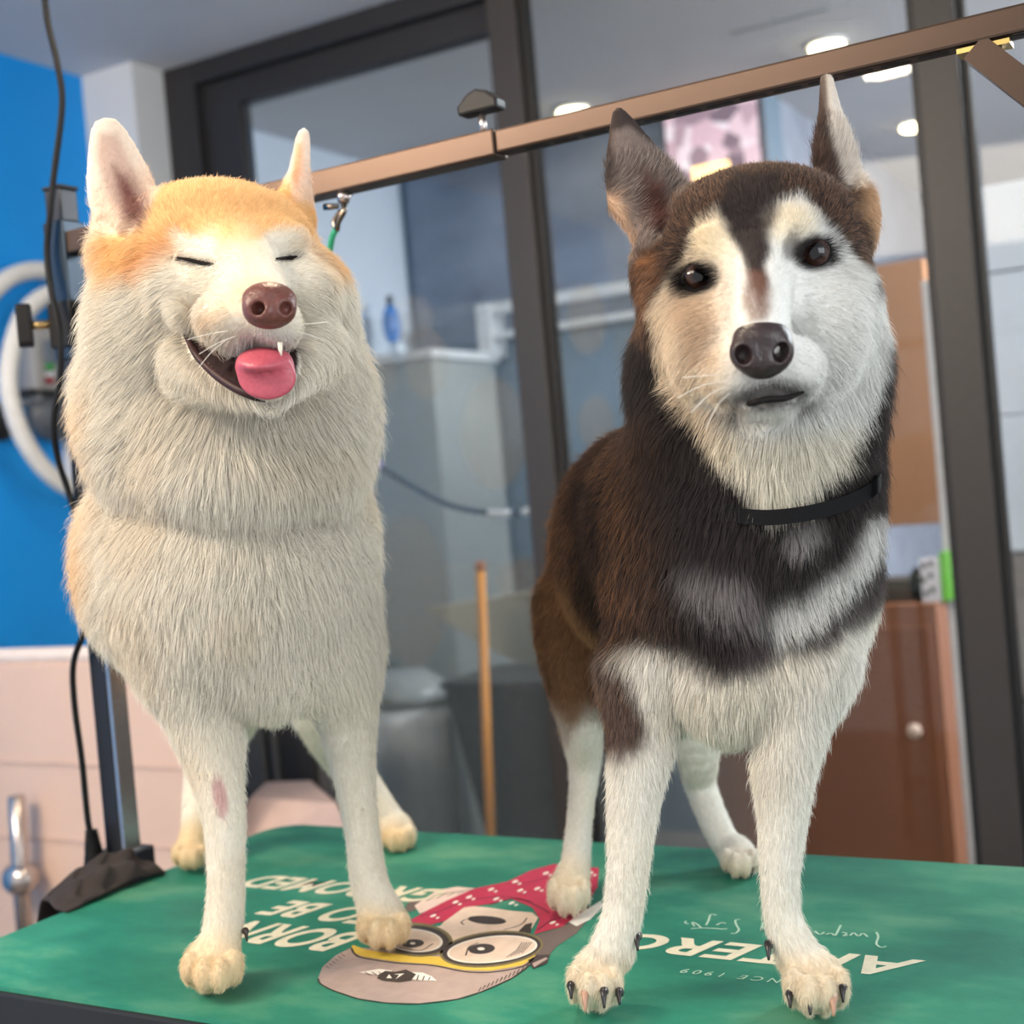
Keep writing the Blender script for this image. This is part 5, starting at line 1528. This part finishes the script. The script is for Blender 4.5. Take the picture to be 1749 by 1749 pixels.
DG = [
    (1290, 310, 1.06, 0, -1, .8, 9, .22, 60), (1210, 350, 1.04, -.3, -1, .5, 9, .2, 50), (1380, 330, 1.04, .3, -1, .5, 9, .2, 50), (1290, 420, 1.01, 0, -1, .3, 6, .12, 45),
    (1295, 520, .98, 0, -.6, 1, 5, .12, 40), (1230, 520, 1.02, -.7, .4, .5, 8, .15, 45), (1380, 510, 1.01, .7, .4, .5, 8, .15, 45), (1250, 640, .96, -.8, .4, .6, 6, .15, 35), (1355, 630, .96, .8, .4, .6, 6, .15, 35), (1305, 700, .96, 0, 1, .2, 5, .15, 35),
    (1130, 500, 1.06, -.8, .5, .3, 12, .25, 55), (1150, 600, 1.06, -.7, .8, .1, 20, .3, 60), (1480, 500, 1.06, .8, .5, .3, 11, .25, 50), (1470, 620, 1.07, .6, .8, .1, 18, .3, 60), (1530, 580, 1.12, .8, .6, 0, 20, .35, 50),
    (1300, 780, 1.05, 0, 1, 0, 26, .25, 70), (1180, 740, 1.08, -.4, 1, 0, 26, .3, 70), (1430, 740, 1.08, .4, 1, 0, 24, .3, 70), (1090, 680, 1.15, -.6, .9, .2, 22, .35, 60),
    (1300, 900, 1.08, 0, 1, 0, 26, .3, 90), (1150, 900, 1.1, -.4, 1, .1, 26, .3, 90), (1450, 900, 1.1, .25, 1, .1, 20, .3, 80), (1300, 1050, 1.07, 0, 1, 0, 26, .3, 90), (1130, 1060, 1.12, -.15, 1, 0, 24, .3, 80), (1450, 1060, 1.1, .25, 1, 0, 18, .3, 80),
    (1260, 1180, 1.08, .1, 1, 0, 24, .3, 70), (1250, 1260, 1.1, .2, 1, 0, 20, .3, 50), (1400, 1180, 1.08, .3, 1, 0, 16, .25, 70),
    (1090, 1280, 1.11, .1, 1, 0, 12, .18, 60), (1075, 1420, 1.11, 0, 1, 0, 9, .14, 60), (1060, 1560, 1.11, 0, 1, 0, 9, .15, 50), (1020, 1660, 1.10, -.2, .8, -.4, 8, .15, 40), (1015, 1705, 1.09, -.1, .9, -.3, 8, .12, 30),
    (1345, 1300, 1.08, 0, 1, 0, 11, .18, 60), (1335, 1430, 1.08, 0, 1, 0, 9, .14, 60), (1340, 1560, 1.08, .1, 1, 0, 9, .15, 50), (1390, 1660, 1.06, .2, .8, -.4, 8, .15, 40), (1395, 1710, 1.05, .1, .9, -.3, 8, .12, 30),
    (1000, 850, 1.25, -.7, .7, .6, 20, .2, 90), (960, 1000, 1.32, -.4, 1, .4, 18, .2, 90), (1000, 1100, 1.4, -.1, 1, .1, 14, .2, 90), (985, 1250, 1.4, 0, 1, 0, 9, .15, 70), (990, 1400, 1.41, 0, 1, 0, 7, .12, 70), (972, 1530, 1.37, 0, .9, -.4, 7, .12, 40),
    (1195, 1280, 1.48, .1, 1, 0, 9, .15, 70), (1230, 1420, 1.48, .4, 1, 0, 7, .12, 70), (1262, 1470, 1.45, .1, .9, -.4, 7, .12, 40), (1100, 850, 1.5, 0, .3, 1, 22, .25, 160),
    (1055, 210, 1.13, 0, -1, 0, 4, .12, 40), (1090, 310, 1.1, .5, -.8, 0, 17, .22, 40), (1110, 400, 1.09, .6, -.5, 0, 9, .2, 30), (1055, 390, 1.12, -.2, .5, 0, 7, .2, 30), (1412, 150, 1.13, 0, -1, 0, 4, .12, 30), (1440, 260, 1.1, .2, -.9, 0, 15, .22, 40), (1480, 330, 1.09, .7, .5, .2, 10, .25, 40),
]


def dark_density(q):
    d = np.ones(len(q))
    d *= 1 + 1.6 * ell_mask(q, 1300, 480, 210, 220, 0, .3)
    d *= 1 + 1.0 * sstep(1250, 1350, q[:, 1])
    d *= np.where(q[:, 2] > 1.35, .6, 1)
    return d


db = [(1301, 590, .955, 52), (1301, 625, .955, 30)] + [(p[0], p[1], p[2], 4) for p in mlp] + [(e[0], e[1], e[2], 27) for e in EYES]
DB = on_z(1190, 1640, FLOOR)
dark_dog = make_dog('husky_dog', (float(DB[0]), float(DB[1]), TZ), df, dark_coat, DG, dark_density, 480000, FLOOR, db)
tag(dark_dog, 'dark brown and white dog with open eyes wearing a black collar, on the green table', 'dog', 'dogs on the grooming table')

nose_d = mat('nose_black', (50, 38, 39), .33, var=.2, scale=420, bump=.35)
nf = box_field((1301, 598, .965), .045, .0011)
nf.ell((1301, 581, .966), (50, 38, 50), 10); nf.ell((1301, 618, .962), (40, 30, 40), 16); nf.ell((1272, 602, .958), (26, 30, 30), 12); nf.ell((1332, 600, .958), (24, 30, 30), 12)
nf.ell((1270, 606, .948), (14, 17, 24), 5, (15, 0, 0), sub=True); nf.ell((1334, 602, .948), (13, 17, 24), 5, (-20, 0, 0), sub=True)
nf.cap((1303, 604, .944), 2.8, (1305, 650, .950), 2.8, 5, sub=True)
field_part('nose', dark_dog, nf, nose_d)
# eyes: ball with pupil and iris, dark lids around
eye_m = bpy.data.materials.new('eye_brown'); eye_m.use_nodes = True
nt = eye_m.node_tree; b = nt.nodes['Principled BSDF']
tc = nt.nodes.new('ShaderNodeTexCoord'); ln = nt.nodes.new('ShaderNodeVectorMath'); ln.operation = 'LENGTH'
sp_ = nt.nodes.new('ShaderNodeSeparateXYZ'); cb = nt.nodes.new('ShaderNodeCombineXYZ')
nt.links.new(tc.outputs['Object'], sp_.inputs[0]); nt.links.new(sp_.outputs[0], cb.inputs[0]); nt.links.new(sp_.outputs[1], cb.inputs[1])
nt.links.new(cb.outputs[0], ln.inputs[0])
rp = nt.nodes.new('ShaderNodeValToRGB'); el = rp.color_ramp.elements
el[0].position = .42; el[0].color = srgb(10, 8, 10); el[1].position = .54; el[1].color = srgb(40, 25, 20)
e = el.new(.80); e.color = srgb(58, 36, 28); e = el.new(.92); e.color = srgb(24, 18, 18)
mr = nt.nodes.new('ShaderNodeMath'); mr.operation = 'MULTIPLY'; mr.inputs[1].default_value = 1 / .0125
nt.links.new(ln.outputs['Value'], mr.inputs[0]); nt.links.new(mr.outputs[0], rp.inputs['Fac']); nt.links.new(rp.outputs['Color'], b.inputs['Base Color'])
b.inputs['Roughness'].default_value = .06; b.inputs['Coat Weight'].default_value = 0.25; b.inputs['Specular IOR Level'].default_value = .35; b.inputs['Coat Roughness'].default_value = .02
lid_m = mat('eyelid_black', (22, 17, 17), .7, spec=.2)
for (x, y, d) in EYES:
    R = .0135
    me = bpy.data.meshes.new('eye'); bm = bmesh.new(); bmesh.ops.create_uvsphere(bm, u_segments=32, v_segments=20, radius=R); bm.to_mesh(me); bm.free()
    o = link('eye', me, eye_m, dark_dog, smooth=True)
    M = Matrix.Identity(4); c = at(x, y, d + R * .66) - np.array(dark_dog.location)
    for i in range(3):
        for j in range(3): M[i][j] = MCAM[i, j]
        M[i][3] = c[i]
    o.matrix_local = M
    # almond lid ring
    mb = MB(); ring = []
    for k in range(25):
        a = 2 * math.pi * k / 24
        ex = x + 28 * math.cos(a) * math.cos(.15) + 20 * math.sin(a) * math.sin(.15); ey = y - 20 * math.sin(a) * (1.0 if math.sin(a) > 0 else .95) * math.cos(.15) - 28 * math.cos(a) * math.sin(.15)
        ring.append(at(ex, ey, d + .0028 + .003 * abs(math.cos(a)) ** 3))
    mb.tube(ring, .0021, 8); mb.build('eyelid', lid_m, dark_dog, smooth=True)
p = smooth_path([at(q_[0], q_[1] + 2, q_[2] - .0058) for q_ in mlp], 5)
MB().tube(p, [.0006 + .0020 * math.sin(math.pi * (.1 + .8 * i / (len(p) - 1))) for i in range(len(p))], 8).build('lip', lid_m, dark_dog, smooth=True)
# claws
cl_b = mat('claw_black', (38, 34, 36), .3); cl_t = mat('claw_horn', (176, 134, 112), .35)
for (x, y, d, m, l) in ((976, 1700, 1.098, cl_b, 22), (1000, 1722, 1.085, cl_t, 34), (1032, 1716, 1.083, cl_b, 32), (1058, 1710, 1.096, cl_b, 20),
                        (1350, 1716, 1.060, cl_b, 24), (1384, 1728, 1.050, cl_b, 34), (1424, 1730, 1.046, cl_t, 36), (1440, 1706, 1.058, cl_b, 26),
                        (944, 1546, 1.378, cl_b, 16), (962, 1560, 1.368, cl_b, 20), (984, 1560, 1.368, cl_t, 20), (1004, 1546, 1.378, cl_b, 16),
                        (1240, 1482, 1.462, cl_b, 14), (1264, 1494, 1.452, cl_b, 16), (1284, 1490, 1.456, cl_b, 16), (1089, 1618, 1.122, cl_b, 26), (1313, 1634, 1.092, cl_b, 28)):
    b0 = at(x, y - l * .75, d + .009); t0 = at(x, y + 6, d - .006); t0[2] = max(t0[2], FLOOR + .001)
    claw(dark_dog, t0, b0, .0043, m)
for (x, y, d, dx, dy) in ((1240, 660, .97, -60, 45), (1232, 650, .975, -75, 30), (1245, 672, .97, -40, 60), (1236, 640, .975, -70, 5)):
    mb = MB(); mb.tube(smooth_path([at(x, y, d), at(x + dx * .5, y + dy * .35, d - .012), at(x + dx, y + dy, d - .008)], 5), .00025, 5)
    mb.build('whisker', whisk, dark_dog)
# collar: a webbing band laid round the neck surface
nyl = mat('nylon_webbing_black', (16, 16, 18), .7, var=.3, scale=900, bump=.4, spec=.15)
ringm = mat('steel_ring', (210, 205, 195), .2, 1.0)
band = []
for (x, y, o_) in ((1165, 838, -.004), (1205, 862, -.001), (1250, 878, .004), (1300, 884, .012), (1350, 881, .016), (1400, 872, .017), (1445, 858, .016), (1480, 840, .014), (1499, 824, .008)):
    dd = df.depth_at(x if x < 1490 else 1478, y, .95, 1.4)
    band.append(cpos(x, y, dd - o_))
for (x, y, dd) in ((1496, 800, 1.20), (1450, 775, 1.30), (1370, 762, 1.36), (1270, 765, 1.38), (1180, 790, 1.33), (1140, 815, 1.24)):
    band.append(cpos(x, y, dd))
band = smooth_path(band + [band[0]], 8)[:-1]
vs = []; fs = []; nb_ = len(band); ctr = sum(band) / nb_
for k in range(nb_):
    rad_ = band[k] - ctr; rad_[1] = 0; rad_ /= np.linalg.norm(rad_)
    for (o_, h_) in ((0, -.0062), (.0025, -.0062), (.0025, .0062), (0, .0062)):
        vs.append((band[k] + rad_ * o_ + np.array([0, h_, 0])) @ MCAM.T + CAM)
    for j in range(4):
        fs.append((k * 4 + j, ((k + 1) % nb_) * 4 + j, ((k + 1) % nb_) * 4 + (j + 1) % 4, k * 4 + (j + 1) % 4))
collar = MB().add(vs, fs).build('collar', nyl, dark_dog, smooth=False)
collar['label'] = 'thin black webbing collar'
mb = MB(); cpt = at(1493, 832, 1.125)
mb.tube([cpt + RGT * .006 * math.sin(t) + UPV * .009 * math.cos(t) + FWD * .006 * math.sin(t) for t in np.linspace(0, 2 * math.pi, 24)], .0013, 8, cap=False)
mb.build('ring', ringm, collar, origin=dark_dog.location)

scene.cycles_curves.shape = 'RIBBONS'
scene.cycles_curves.subdivisions = 2
scene.cycles.max_bounces = 4
scene.cycles.diffuse_bounces = 3
scene.cycles.glossy_bounces = 2
scene.cycles.transmission_bounces = 2
scene.cycles.transparent_max_bounces = 8
scene.cycles.use_adaptive_sampling = True
scene.cycles.adaptive_threshold = 0.09
scene.cycles.adaptive_min_samples = 12
